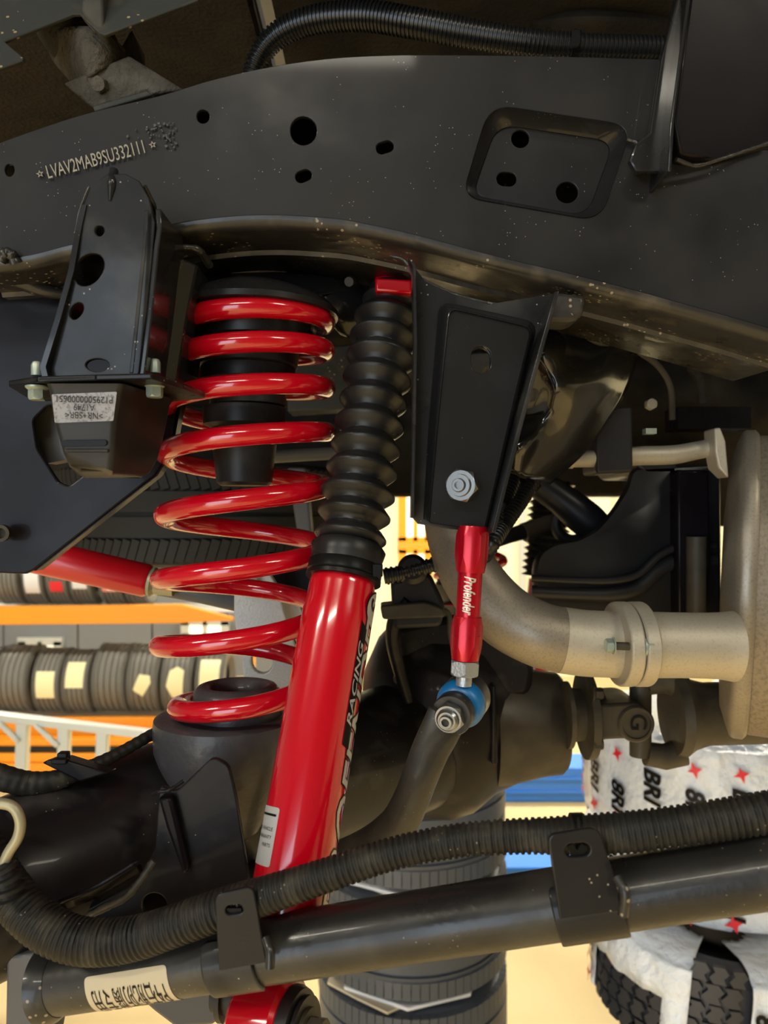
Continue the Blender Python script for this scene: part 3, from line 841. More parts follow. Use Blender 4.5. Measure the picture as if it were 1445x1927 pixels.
for x, y, Y in ((70, 727, .545), (291, 722, .55)):
    b_ = hexbolt(bs, P(x, y, Y), (0, 0, -1), S(16, Y), S(26, Y))
    q = M(); lathe(q, P(x, y - 20, Y + .004), (0, 0, 1), [(0, S(11, Y)), (S(20, Y), S(11, Y)), (S(26, Y), S(8, Y))], 16); q.build('bolt_tip', MAT['green'], bs)

# sway bar link bracket
lb_ = 'link_bracket'
q = M(); out = [(772, 492), (800, 528), (850, 552), (920, 572), (1040, 552), (1010, 660), (985, 760), (950, 900), (922, 1000), (850, 996), (786, 986), (774, 972), (776, 800), (780, 640)]
plate(q, out, .598, .004, [slot(903, 681, 26, 19, 90)], bev=.0008); lbp = q.build(lb_, MAT['bracket'], rail)
q = M()
base = rounded([(826, 566), (1012, 606), (984, 740), (922, 992), (796, 978), (806, 800)], [26, 26, 20, 4, 4, 20], 5)
topl = rounded([(844, 586), (996, 622), (966, 745), (908, 998), (806, 984), (822, 800)], [18, 18, 20, 4, 4, 20], 5)
hole_s = slot(903, 681, 27, 20, 90)
lo = [P(x, y, .597) for x, y in base]; l2 = [Vector((P(x, y, .594).x, .585, P(x, y, .594).z)) for x, y in topl]
def mixp(t, dy): return [Vector((a.x + (b.x - a.x) * t, .597 + dy, a.z + (b.z - a.z) * t)) for a, b in zip(lo, l2)]
loft(q, [lo, mixp(.12, -.0006), mixp(.30, -.0030), mixp(.62, -.0085), mixp(.80, -.0108), mixp(.92, -.0117), l2], caps=False)
s2 = .594 / .585
plate(q, [(CX + (x - CX) * s2, CY + (y - CY) * s2) for x, y in topl], .587, .004, [slot(905, 677, 26, 19, 90)], bev=.0005)
q.build('pressed_face', MAT['black'], lbp, ang=60)
q = M(); e_ = [(1044, 548), (1030, 600), (1002, 700), (975, 800), (948, 905), (924, 1003)]
vs = []
for x, y in e_: vs += [P(x, y, .566)]
vb = [P(CX + (x - CX) * .945 - 2, CY + (y - CY) * .945, .600) for x, y in e_]
n = len(e_); al = vs + vb; al += [v + Vector((.0035, 0, .0005)) for v in al]
q.add(al, [f for i in range(n - 1) for f in ((i, i + 1, n + i + 1, n + i), (2 * n + i, 3 * n + i, 3 * n + i + 1, 2 * n + i + 1), (i, 2 * n + i, 2 * n + i + 1, i + 1))] + [(0, n, 3 * n, 2 * n), (n - 1, 3 * n - 1, 4 * n - 1, 2 * n - 1)])
q.build('side_flange', MAT['bracket'], lbp, bevel=.0008)
q = M(); e_ = [(768, 486), (776, 500), (779, 640), (776, 800), (773, 975)]
vs = [P(x, y, .575) for x, y in e_]; vb = [Vector((v.x, .60, v.z)) for v in vs]; n = len(e_); al = vs + vb; al += [v + Vector((.0026, 0, 0)) for v in al]
q.add(al, [f for i in range(n - 1) for f in ((i, i + 1, n + i + 1, n + i), (2 * n + i, 3 * n + i, 3 * n + i + 1, 2 * n + i + 1), (i, 2 * n + i, 2 * n + i + 1, i + 1))] + [(0, n, 3 * n, 2 * n), (n - 1, 3 * n - 1, 4 * n - 1, 2 * n - 1)])
q.build('side_flange', MAT['bracket'], lbp, bevel=.0006)
q = M(); prism(q, [P(1046, 548, .60), P(1105, 556, .60), P(1098, 590, .60), P(1080, 606, .60), P(1020, 604, .60)], (0, .03, 0)); q.build('weld_tab', MAT['flange'], lbp, bevel=.004)
bead([(735, 482, .605), (760, 490, .60), (785, 520, .60), (840, 548, .60), (900, 566, .60), (960, 576, .60), (1020, 580, .60)], .0022, lbp)

# outrigger bracket at the upper right, welded on
q = M(); plate(q, [(1284, -40), (1304, -40), (1300, 0), (1264, 225), (1256, 322), (1196, 322), (1184, 302), (1196, 270), (1222, 250), (1244, 110)], .578, .006, bev=.0015)
org_ = q.build('outrigger_bracket', MAT['black'], rail)
q = M(); prism(q, [P(1304, -60, .578), P(1460, -60, .59), P(1520, 290, .60), P(1440, 280, .60), P(1345, 306, .598), P(1280, 292, .585), P(1268, 230, .578)], (0, .05, 0)); q.build('outrigger_face', MAT['maroon'], org_, bevel=.003)
q = M(); wall(q, [(1300, -60), (1284, 60), (1262, 225), (1256, 322)], .560, .60, .003); q.build('outrigger_edge', MAT['black'], org_, bevel=.001)
bead([(1180, 262, .598), (1200, 272, .597), (1192, 300, .598), (1200, 328, .598)], .0032, org_)
bead([(1272, 300, .585), (1310, 312, .592), (1360, 298, .592), (1400, 285, .596), (1450, 268, .596)], .0026, org_)

# ---- body floor above the rail
body = thing('car_body', 'gritty undercoated car body floor and panels above the chassis rail', 'car body', (0, 1.2, H + .44))
q = M(); box(q, (-.70, .93, H + .61), 1.10, .80, .02); q.build('floor_pan', MAT['under'], body)
q = M(); box(q, (0, 1.34, H + .51), 2.6, .02, .22); q.build('floor_step', MAT['undershade'], body)
q = M(); box(q, (0, 1.96, H + .405), 2.6, 1.24, .02); q.build('rear_floor', MAT['undershade'], body)
q = M(); box(q, (0, 2.60, H + .33), 2.6, .03, .56); q.build('far_sill', MAT['undershade'], body)
q = M(); box(q, (.62, .93, H + .602), 1.50, .80, .02); q.build('floor_pan', MAT['undershade'], body)  # unlit side of the floor, its shade carried by the darker undercoat
q = M(); box(q, (-.155, .93, H + .594), .006, .80, .008); q.build('floor_seam', MAT['maroon'], body)
q = M(); plate(q, [(-60, -60), (400, -60), (372, 0), (197, 66), (186, 62), (150, 27), (138, 27), (8, 78), (44, 108), (42, 114), (-60, 150)], .615, .004, bev=.001, tilt=(0, 0, 0, -.0003)); q.build('sill_panel', MAT['panel'], body)
q = M(); sheet(q, [[(84, 66, .68), (132, 50, .625), (190, 55, .62), (240, 95, .66)], [(98, 112, .68), (150, 100, .62), (205, 90, .62), (242, 112, .66)], [(134, 156, .66), (165, 146, .625), (205, 124, .625), (238, 112, .65)]]); q.build('mount_cone', MAT['mount'], body, solid=.004)
q = M(); prism(q, [P(160, -60, .60), P(190, -60, .60), P(196, 66, .60), P(186, 64, .60), P(152, 20, .60)], (0, .014, 0)); q.build('sill_fold', MAT['panel'], body, bevel=.002)
for pts in ([(8, 80, .613), (70, 56, .613), (138, 28, .613), (152, 28, .613), (190, 64, .613), (250, 48, .613), (372, 0, .613)],):
    bead(pts, .0018, body, 'seam_sealer', 'panel')
q = M(); lathe(q, P(140, 60, .68), P(212, 140, .64) - P(140, 60, .68), [(-.02, S(60, .68)), (.012, S(62, .67)), (.030, S(50, .66)), (.040, S(54, .66))], 32); mb = q.build('body_mount', MAT['under'], body, ang=60)
q = M(); prism(q, [P(118, 156, .625), P(212, 116, .625), P(242, 104, .625), (P(345, 168, .625)), P(284, 178, .625), P(276, 171, .625), P(176, 204, .625)], (0, .05, .01)); q.build('mount_plate', MAT['mount'], mb, bevel=.002)
q = M(); prism(q, [P(174, 200, .612), P(276, 170, .612), P(286, 178, .612), P(178, 210, .612)], (0, .02, 0)); q.build('mount_lip', MAT['panel'], mb, bevel=.001)
q = M(); hexa(q, P(192, 162, .625), (-.1, -1, -.3), S(15, .62), .008); q.build('mount_nut', MAT['mount'], mb)
q = M(); prism(q, [P(225, 90, .66), P(247, 50, .66), P(250, 110, .66), P(262, 128, .66), P(232, 128, .66)], (0, .04, 0)); q.build('mount_web', MAT['undershade'], mb, bevel=.003)
# wheel arch skin and rear bulkhead that close the body around the wheel opening
q = M(); box(q, (1.32, 1.5, H + .34), .05, 2.1, .50); q.build('side_skin', MAT['undershade'], body)
q = M(); sheet(q, [[(990, -30, .95), (1100, 0, .95), (1300, -10, .95)], [(1000, 40, .93), (1120, 30, .90), (1300, 40, .93)], [(1010, 90, .97), (1120, 100, .95), (1300, 100, .96)]]); q.build('floor_swage', MAT['undershade'], body, solid=.004)
# far chassis rail
q = M(); fr = thing('far_chassis_rail', 'dark far side chassis rail behind the spring and the fuel tank', 'chassis rail', (0, 1.95, H + .05))
box(q, (0, 2.0, H + .155), 3.2, .10, .23); q.build('rail_box', MAT['undershade'], fr, bevel=.008)
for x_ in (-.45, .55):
    q = M(); box(q, (x_, 1.36, H + .32), .12, 1.22, .10); q.build('cross_member', MAT['undershade'], fr, bevel=.01)

# corrugated hose over the rail
h1 = thing('corrugated_hose', 'thick black corrugated hose arching over the top edge of the rail', 'hose', P(480, 125, .75))
q = M(); hose(q, [(470, 175, .80, 20), (482, 120, .79, 21), (515, 72, .78, 23), (580, 40, .77, 25), (680, 30, .76, 27), (780, 44, .75, 27), (900, 66, .745, 26), (1020, 82, .74, 24), (1150, 90, .74, 23), (1300, 94, .74, 23)], .0040, .0017, 24); q.build('corrugated_sleeve', MAT['hose'], h1, ang=70)
q = M(); lathe(q, P(1076, 86, .74), (1, 0, -.06), [(0, S(27, .74)), (.006, S(27, .74))], 24); box(q, P(1081, 74, .725), .008, .010, .012); q.build('cable_tie', MAT['ink'], h1)

# ---- coil spring
YC = .68
keys = {-.25: (1350, 470, 122), 0: (1332, 466, 126), 1: (1215, 451, 149), 2: (1092, 456, 149), 3: (975, 462, 148), 4: (858, 465, 148), 5: (768, 467, 147), 6: (692, 470, 142), 7: (626, 474, 138), 7.6: (600, 477, 136)}
ks = sorted(keys)
def kf(n):
    for a, b in zip(ks, ks[1:]):
        if n <= b or b == ks[-1]:
            t = (n - a) / (b - a); return tuple(u * (1 - t) + v * t for u, v in zip(keys[a], keys[b]))
def smooth(n):
    acc = [0, 0, 0]; W = 0
    for d in (-.3, -.15, 0, .15, .3):
        m = min(max(n + d, ks[0]), ks[-1]); v = kf(m); acc = [a + b for a, b in zip(acc, v)]; W += 1
    return [a / W for a in acc]
spr = thing('coil_spring', 'glossy red coil spring standing on the axle perch left of the shock absorber', 'spring', P(465, 1350, YC))
pts = []; N = 7.8; steps = 560
for i in range(steps + 1):
    n = -.25 + (N) * i / steps; y, cx_, R_ = smooth(n) if -.1 < n < 7.4 else kf(min(n, 7.6))
    c = P(cx_, y, YC); r = S(R_, YC); th = PI + 2 * PI * n
    pts.append(c + Vector((r * math.cos(th), r * math.sin(th), 0)))
q = M(); tube(q, pts, S(18.6, YC), 24); q.build('coil_wire', MAT['red'], spr, ang=60)
for n in (3.92 - 0.03, 3.96):    # two pale paint rings on the wire
    pass
def ring_on(pts, i, r, wd, mt, nm, par):
    q = M(); t = (pts[i + 1] - pts[i - 1]).normalized(); lathe(q, pts[i] - t * wd / 2, t, [(0, r), (wd, r)], 24, caps=False); q.build(nm, MAT[mt], par, solid=.0003)
i0 = int((3.86 + .25) / N * steps)
for k in (0, 3): ring_on(pts, i0 + k, S(17.9, YC), .0012, 'silver', 'paint_ring', spr)

# rubber seat and inner bump rubber
seat = thing('spring_seat', 'black upper spring seat pressed against the top red coil', 'spring seat', P(470, 560, YC))
q = M()
def lpx(q, cx_, Y, prof, seg=56, el=(1, 1)):
    """vertical turned body; prof = (y px, r px) at depth Y"""
    z0 = P(0, prof[0][0], Y).z
    lathe(q, Vector((S(cx_ - CX, Y), Y, z0)), (0, 0, -1), [(S(y - prof[0][0], Y), S(r, Y)) for y, r in prof], seg)
lpx(q, 478, YC, [(540, 70), (556, 110), (574, 145), (588, 158), (598, 158), (600, 146), (604, 122), (622, 116), (646, 112), (652, 100)]); q.build('seat_cup', MAT['boot'], seat)
q = M(); sheet(q, [[(560, 500, .74), (640, 500, .76), (715, 505, .78)], [(600, 560, .72), (660, 570, .73), (720, 590, .76)], [(640, 610, .74), (670, 632, .75), (700, 640, .78)]]); q.build('seat_mount_arm', MAT['black'], seat, solid=.012)
q = M(); sheet(q, [[(330, 520, .70), (440, 514, .70), (560, 512, .71), (690, 520, .74)], [(380, 540, .68), (450, 556, .67), (540, 552, .68), (660, 545, .72)]]); q.build('upper_dish', MAT['flange'], seat, solid=.006)
q = M(); prism(q, [P(706, 522, .665), P(775, 526, .665), P(775, 552, .665), P(706, 548, .665)], (0, .03, 0)); q.build('seat_block', MAT['red'], seat, bevel=.002)
q = M(); hexa(q, P(662, 528, .70), (-.2, -1, -.4), S(10, .70), .012); q.build('seat_bolt', MAT['brown'], seat)
jb = thing('inner_bump_rubber', 'stepped black rubber buffer hanging inside the red coil spring', 'bump rubber', P(464, 915, YC))
for pr, nm in (([(640, 96), (646, 98), (690, 92), (694, 86)], 'upper_block'), ([(690, 82), (694, 88), (718, 88), (724, 82), (730, 70), (764, 72)], 'ring_block'),
               ([(764, 66), (768, 77), (800, 76), (806, 62), (836, 58)], 'ring_block'), ([(834, 50), (837, 60), (896, 53), (908, 52), (914, 45)], 'end_block')):
    q = M(); lpx(q, 467 if pr[0][0] < 700 else 460, YC, pr); q.build(nm, MAT['rubber'], jb)

# ---- shock absorber
YSH = .58
top_, bot_ = P(738, 545, .70), P(543, 1700, .535)
D = (bot_ - top_).normalized()
def onaxis(y):
    k = (y - CY) / F; a_ = (H - top_.z) - k * top_.y; b_ = -(bot_.z - top_.z) - k * (bot_.y - top_.y)
    return top_.lerp(bot_, 1) * 0 + top_ + (bot_ - top_) * (-a_ / b_)
def lr(y, left):      # radius that brings the outline of the tube to pixel column left
    p = onaxis(y); return S(p.x / p.y * F + CX - left, p.y) * .985
RB = .0275
sh = thing('shock_absorber', 'red shock absorber with black ribbed rubber boot and silver decal', 'shock absorber', bot_)
A0 = onaxis(1082)
q = M(); pr = [(0, RB * .88), (.002, RB * .92), (.010, RB * .95), (.022, RB * .955), (.030, RB), (.05, RB), (.24, RB), (.262, RB * .98), (.275, RB * .9)]
lathe(q, A0, D, pr, 80); q.build('damper_body', MAT['red'], sh, ang=40)
q = M(); prof = []
yr = [570, 603, 640, 676, 715, 757, 800, 843, 886, 930, 970, 1011]
le = [681, 665, 656, 650, 643, 637, 628, 621, 612, 601, 596, 590]
L0 = onaxis(548)
def tt(y): return (onaxis(y) - L0).length
prof.append((0, lr(570, 690)))
for i, (y, l_) in enumerate(zip(yr, le)):
    g = tt(yr[i + 1]) - tt(y) if i < 11 else tt(1011) - tt(970)
    t0 = tt(y); R1 = lr(y, l_); R2 = R1 - (.0088 if i else .004)
    prof += [(t0 - g * .30, R1 - .0042), (t0 - g * .09, R1 - .0009), (t0 - g * .02, R1), (t0 + g * .05, R1), (t0 + g * .11, R1 - .0010), (t0 + g * .30, R1 - .0050), (t0 + g * .48, R2), (t0 + g * .54, R2)]
prof += [(tt(1026), RB * 1.0), (tt(1034), RB * 1.10), (tt(1050), RB * 1.05), (tt(1072), RB * 1.04)]
lathe(q, L0, D, prof, 96); q.build('ribbed_boot', MAT['boot'], sh, ang=75)
q = M(); lathe(q, onaxis(1062), D, [(0, RB * 1.05), (.001, RB * 1.075), (.0085, RB * 1.08), (.0095, RB * 1.05), (.0105, RB * 1.09), (.0135, RB * 1.09), (.0135, RB * .8)], 72); q.build('clamp_band', MAT['ink'], sh)
q = M(); box(q, onaxis(1070) + Vector((.026, -.018, 0)), .008, .006, .010); q.build('band_buckle', MAT['ink'], sh, bevel=.001)
q = M(); lathe(q, onaxis(525), D, [(0, .018), (.012, .018)], 32); q.build('upper_cap', MAT['red'], sh)
# decal: silver letters with black outline wrapped round the right side, read upwards
Rb = RB; e1 = Vector((.998, .05, 0))
up = -D
def decal(vs, fs, off, mt, nm, phi=0.0, Aref=None):
    q = M(); e1r = Matrix.Rotation(phi, 3, up) @ e1
    wrap(q, vs, fs, Aref, up, Rb, e1r, off, .0022); q.build(nm, MAT[mt], sh, ang=60)
mid = onaxis(1405)
vs, fs = text_raw('PROFENDER', size=.038, bold=.0016, shear=.35, sx=1.09); decal(vs, fs, .00018, 'ink', 'decal_outline', 0.0, mid)
vs, fs = text_raw('PROFENDER', size=.038, bold=.0003, shear=.35, sx=1.09); decal(vs, fs, .00036, 'silver', 'decal_letters', 0.0, mid)
m2 = onaxis(1285)
poly = [(-.046, -.0042), (.042, -.0042), (.048, .0036), (-.043, .0036)]
vs, fs = flatpoly(poly); decal([v + Vector((0, .018, 0)) for v in vs], fs, .00050, 'ink', 'decal_strip', 0, m2)
vs, fs = text_raw('RACING', size=.0078, bold=.0001, shear=.3, sx=2.1); decal([v + Vector((0, .0178, 0)) for v in vs], fs, .00065, 'silver', 'decal_word', 0, m2)
m3 = onaxis(1142)
vs, fs = flatpoly(circ(0, 0, .0150)); decal([v + Vector((0, .004, 0)) for v in vs], fs, .0003, 'ink', 'decal_badge_rim', 0, m3)
vs, fs = flatpoly(circ(0, 0, .0135)); decal([v + Vector((0, .004, 0)) for v in vs], fs, .00045, 'silver', 'decal_badge', 0, m3)
vs, fs = text_raw('S', size=.022, bold=.0006, shear=.3); decal([v + Vector((0, .004, 0)) for v in vs], fs, .0006, 'ink', 'decal_badge_mark', 0, m3)
# small data label on the left side
e2_ = Vector((-.84, -.55, 0)); ml = onaxis(1578)
q = M(); vs, fs = flatpoly(rounded([(-.019, -.012), (.019, -.012), (.019, .012), (-.019, .012)], .002, 3)); wrap(q, vs, fs, ml, D, Rb, e2_, .0003, .002); q.build('data_label', MAT['silver'], sh)
q = M(); vs, fs = flatpoly([(-.0145, -.009), (-.0130, -.009), (-.0130, .010), (-.0145, .010)]); wrap(q, vs, fs, ml, D, Rb, e2_, .0005, .002)
for j, s_ in enumerate(('THIS VEHICLE', 'WARRANTY', 'PARTS', 'USA')):
    if j == 3: break
    vs, fs = text_raw(s_, size=.0034); w_ = max(v.x for v in vs)
    vs = [Vector((-.0045 + j * .0052 - v.y * 1, v.x + .009 - w_ , 0)) for v in vs]
    wrap(q, vs, fs, ml, D, Rb, e2_, .0005, .002)
q.build('label_print', MAT['ink'], sh)
# lower eye, bushing and bolt
ed = Vector((.93, -.36, .06)).normalized(); eo = P(462, 1921, .565)
q = M(); lathe(q, eo, ed, [(0, .026), (0, .031), (.003, .034), (.034, .034), (.037, .031), (.037, .026)], 56); q.build('lower_eye', MAT['red'], sh)
q = M(); lathe(q, eo + ed * .026, ed, [(0, .029), (.014, .029), (.019, .027), (.020, .020)], 48); lathe(q, eo + ed * .047, ed, [(0, .0235), (.003, .0235)], 40)
q.build('eye_bushing', MAT['rubber'], sh)
q = M(); lathe(q, eo + ed * .050, ed, [(0, .0165), (.003, .0165)], 32); hexa(q, eo + ed * .053, ed, .0125, .011); lathe(q, eo + ed * .063, ed, [(0, .007), (.004, .007), (.005, .006)], 20); q.build('eye_bolt', MAT['brown'], sh, ang=28)

# ---- sway bar, link
lk = thing('sway_bar_link', 'red anodised adjustable sway bar link with blue bushing, below the bracket', 'sway bar link', P(870, 1322, .60))
YL_ = .59
pa, pb = P(890, 990, YL_), P(875, 1245, YL_); dl = (pb - pa); Lk = dl.length; dl.normalize()
def barseg(q, t0, t1, r0, hexed=True):
    o = pa + dl * Lk * t0; h = Lk * (t1 - t0)
    if hexed: hexa(q, o, dl, r0, h, rot=.62, ch=.22)
    else: lathe(q, o, dl, [(0, r0), (h, r0)], 40)
q = M(); barseg(q, 0, .34, S(31, YL_)); barseg(q, .28, .72, S(23, YL_), False); barseg(q, .665, .985, S(30, YL_)); q.build('turnbuckle', MAT['anod'], lk, ang=25)
q = M(); barseg(q, .80, .82, S(27.3, YL_), False); q.build('groove_ring', MAT['anod'], lk)
q = M(); vs, fs = text_raw('Profender', size=.0125, bold=.0003, shear=.3, sx=.56)
wrap(q, vs, fs, pa + dl * Lk * .50, dl, S(24, YL_), (-.15, -1, 0), .0002, .002)
vs, fs = curve_fill([circ(-.0215, .0, .0036), circ(-.0215, .0, .0020)], 0, 0); wrap(q, vs, fs, pa + dl * Lk * .50, dl, S(24, YL_), (-.15, -1, 0), .0002, .002)
q.build('etched_word', MAT['anodtext'], lk)
q = M(); hexa(q, pb - dl * .001, dl, S(29, YL_), S(28, YL_), rot=.06, ch=.15); lathe(q, pb, dl, [(0, S(15, YL_)), (S(45, YL_), S(15, YL_))], 24); q.build('jam_nut', MAT['zincm'], lk, ang=28)
bd = Vector((-.36, -.93, -.10)).normalized(); bo = P(868, 1323, .600)
q = M(); lathe(q, bo + bd * -.020, bd, [(0, .014), (0, S(42, .6)), (.002, S(46, .6)), (.017, S(46, .6)), (.019, S(43, .6))], 56); q.build('eye_housing', MAT['zinc'], lk)
q = M(); lathe(q, bo + bd * -.003, bd, [(0, S(43, .6)), (.002, S(46.5, .6)), (.006, S(46.5, .6)), (.012, S(42, .6)), (.0155, S(34, .6)), (.016, S(20, .6))], 64); q.build('blue_bushing', MAT['blue'], lk, ang=60, label='bright blue rubber bushing')
q = M(); nb = bo + bd * .030
hexa(q, nb, bd, S(30, .57), .007, rot=.2, ch=.3); lathe(q, nb + bd * .006, bd, [(0, S(22, .57)), (.003, S(21, .57)), (.005, S(17, .57)), (.005, S(13.5, .57))], 40); q.build('lock_nut', MAT['zinc'], lk, ang=30)
q = M(); so = nb + bd * .009
lathe(q, so, bd, [(0, S(13, .57)), (.004, S(13, .57)), (.005, S(11.5, .57)), (.005, S(7.5, .57)), (.002, S(7.2, .57))], 32); q.build('stud_end', MAT['zinc'], lk)
q = M(); hexa(q, so + bd * .0016, bd, S(7.4, .57), .0006); q.build('hex_socket', MAT['brown'], lk)
# upper mounting bolt in the bracket
q = M(); uo = P(874, 914, .583); ud = Vector((-.42, -.90, 0)).normalized()
hexa(q, uo, ud, S(33, .58), .009, rot=.3, ch=.2); lathe(q, uo + ud * .008, ud, [(0, S(22, .58)), (.004, S(20, .58)), (.004, S(14, .58))], 36)
q.build('upper_lock_nut', MAT['zinc'], lk, ang=30)
q = M(); lathe(q, uo + ud * .009, ud, [(0, S(13, .58)), (.005, S(13, .58)), (.006, S(11.5, .58)), (.006, S(7, .58)), (.0025, S(7, .58))], 32); q.build('upper_stud_end', MAT['zinc'], lk)
q = M(); lathe(q, uo + ud * -.03, ud, [(0, S(12, .58)), (.03, S(12, .58))], 16); q.build('upper_stud', MAT['zinc'], lk)

sb = thing('sway_bar', 'black forged sway bar end curving down from the blue bushing behind the harness', 'sway bar', P(840, 1330, .585))
q = M(); eo2 = bo + bd * .0165
lathe(q, eo2, bd, [(0, S(36, .58)), (.0012, S(39, .58)), (.011, S(39, .58)), (.0125, S(37, .58))], 48)
path = [(842, 1340, .575, 36, .36), (830, 1372, .577, 38, .38), (810, 1412, .582, 36, .5), (790, 1462, .59, 34, .85), (772, 1508, .60, 34, 1), (748, 1552, .61, 36, 1), (705, 1588, .62, 36, 1), (640, 1618, .635, 34, 1), (560, 1640, .66, 33, 1), (470, 1655, .70, 31, 1)]
c = catmull(path, 8); tube(q, [P(a, b, y) for a, b, y, r, f in c], [S(r, y) for a, b, y, r, f in c], 28, flat=None)
# flatten the first part along the view depth
o_n = len(c) * 28
base_i = len(q.v) - o_n
for i, (a, b, y, r, f) in enumerate(c):
    cc_ = P(a, b, y)
    for k in range(28):
        v = q.v[base_i + i * 28 + k]; v.y = cc_.y + (v.y - cc_.y) * f
q.build('forged_bar', MAT['armtube'], sb, ang=50)
# ---- pressed black tower behind the link bracket
tw = thing('pressed_tower', 'shiny black pressed steel spring tower right of the link bracket', 'spring tower', P(1080, 740, .78))
q = M(); sheet(q, [
    [(835, 600, .82), (1010, 596, .76), (1090, 606, .75), (1150, 622, .76), (1200, 640, .80)],
    [(835, 660, .82), (1005, 655, .715), (1085, 665, .735), (1150, 672, .75), (1196, 690, .80)],
    [(835, 720, .82), (1000, 720, .735), (1060, 722, .715), (1130, 730, .745), (1175, 745, .80)],
    [(840, 780, .82), (985, 785, .76), (1040, 775, .73), (1100, 790, .755), (1140, 800, .80)],
    [(845, 830, .82), (970, 835, .725), (1020, 830, .74), (1070, 845, .77), (1098, 855, .80)],
    [(850, 880, .82), (955, 888, .75), (985, 897, .75), (1015, 905, .77), (1035, 912, .80)]], 7, 7)
q.build('tower_shell', MAT['tower'], tw, ang=80, solid=.004)
q = M(); pxtube(q, [(1040, 612, .74, 9), (1085, 618, .735, 10), (1130, 640, .735, 11), (1165, 638, .745, 9)], 6, 12); q.build('rolled_lip', MAT['flange'], tw)
q = M(); prism(q, [P(920, 880, .86), P(1030, 912, .86), P(985, 945, .86), P(950, 955, .86), P(905, 945, .86)], (0, .05, 0)); q.build('lower_cover', MAT['tank'], tw, bevel=.01)
hh_ = thing('twin_conduits', 'pair of thin ribbed black conduits running down behind the red link', 'conduit', P(980, 940, .90))
q = M(); hose(q, [(1012, 890, .83, 14), (985, 935, .82, 15), (950, 985, .80, 16), (918, 1035, .78, 16), (890, 1075, .90, 15)], .0045, .0012, 14); q.build('ribbed_conduit', MAT['hose'], hh_)
q = M(); hose(q, [(965, 900, .85, 16), (945, 950, .83, 17), (925, 1000, .80, 17), (895, 1060, .95, 17)], .0045, .0012, 14); q.build('ribbed_conduit', MAT['hose'], hh_)

# ---- exhaust
ex = thing('exhaust_pipe', 'dull tan exhaust pipe bending behind the red link into a bolted flange', 'exhaust', P(1100, 1212, .80))
q = M(); pxtube(q, [(845, 900, .86, 50), (848, 960, .85, 52), (860, 1020, .84, 54), (890, 1090, .82, 57), (945, 1155, .81, 60), (1010, 1192, .80, 61), (1060, 1205, .80, 61)], 8, 48); q.build('bent_pipe', MAT['exhaust'], ex, ang=60)
q = M(); pxtube(q, [(1055, 1204, .80, 62), (1100, 1210, .80, 62), (1160, 1213, .80, 62)], 6, 48); q.build('pipe_sleeve', MAT['exhaust2'], ex, ang=60)
q = M(); pxtube(q, [(1200, 1213, .80, 62), (1280, 1214, .80, 61), (1345, 1215, .80, 62), (1378, 1216, .80, 66)], 6, 48); q.build('rear_pipe', MAT['exhaust2'], ex, ang=60)
for x0, x1 in ((1157, 1183), (1185, 1212)):
    q = M(); a = P(x0, 1211, .80); pl = []
    for k in range(40):
        th = 2 * PI * k / 40; r = S(76, .80) if True else 0
        yy = math.cos(th) * r * 1.34; zz = math.sin(th) * r * 1.03
        pl.append(a + Vector((0, yy, zz)))
    prism(q, pl, (S(x1 - x0, .80), 0, 0)); q.build('flange_plate', MAT['exhaust2'], ex, bevel=.002)
fb = P(1157, 1215, .80 - S(76, .8) * .96)
q = M(); hexa(q, P(1153, 1215, .752), (-1, 0, 0), S(14, .75), S(14, .72)); lathe(q, P(1155, 1215, .752), (-1, 0, 0), [(0, S(17, .72)), (.001, S(17, .72))], 20); q.build('flange_bolt', MAT['green'], ex)
q = M(); hexa(q, P(1212, 1218, .752), (1, 0, 0), S(17, .72), S(18, .72)); lathe(q, P(1210, 1218, .752), (1, 0, 0), [(0, S(19, .72)), (.002, S(19, .72))], 20); lathe(q, P(1226, 1218, .752), (1, 0, 0), [(0, S(8, .72)), (S(12, .72), S(8, .72))], 14); q.build('flange_nut', MAT['green'], ex)
q = M(); tube(q, [P(1145, 1215, .754), P(1230, 1218, .754)], S(8, .72), 14); q.build('flange_stud', MAT['brown'], ex)
mf = thing('muffler', 'large brown steel muffler drum cut off by the right picture edge', 'muffler', P(1380, 1098, .93))
mo = P(1384, 1098, .93); q = M()
Rz = S(288, .93); Ry = .115; md_ = Vector((1, -.43, -.045)).normalized()
lathe(q, mo, md_, [(.012, Rz * .93), (.02, Rz * .965), (.6, Rz * .965)], 80, el=(1, Ry / Rz)); q.build('drum', MAT['muffler'], mf, ang=40)
q = M(); lathe(q, mo, md_, [(-.016, Rz * .45), (-.012, Rz * .80), (-.004, Rz * .93), (0, Rz * .985), (.004, Rz), (.014, Rz), (.018, Rz * .975)], 80, el=(1, Ry / Rz)); q.build('end_cap', MAT['exhaust'], mf, ang=40)
hg = thing('exhaust_hanger', 'pale bent steel hanger rod passing through a black rubber block', 'exhaust hanger', P(1190, 850, .90))
q = M(); pxtube(q, [(1062, 866, .84, 14), (1130, 862, .86, 17), (1200, 858, .88, 18), (1265, 856, .89, 18), (1310, 848, .90, 17), (1350, 840, .90, 17)], 8, 20); q.build('hanger_rod', MAT['exhaust2'], hg)
q = M(); lathe(q, P(1060, 866, .84), (1, 0, 0), [(0, S(12, .84)), (.004, S(16, .84)), (.010, S(16, .84))], 20); q.build('rod_tip', MAT['exhaust2'], hg)
q = M(); prism(q, rr := [P(x, y, .845) for x, y in rounded([(1118, 790), (1135, 766), (1190, 764), (1192, 888), (1122, 892)], 8, 3)], (0, .06, 0)); q.build('rubber_block', MAT['tank'], hg, bevel=.003)
q = M(); prism(q, [P(1344, 806, .875), P(1356, 804, .875), P(1366, 830, .875), P(1372, 900, .875), P(1352, 880, .875), P(1346, 850, .875)], (0, .03, 0)); q.build('hanger_tab', MAT['exhaust2'], hg, bevel=.002)
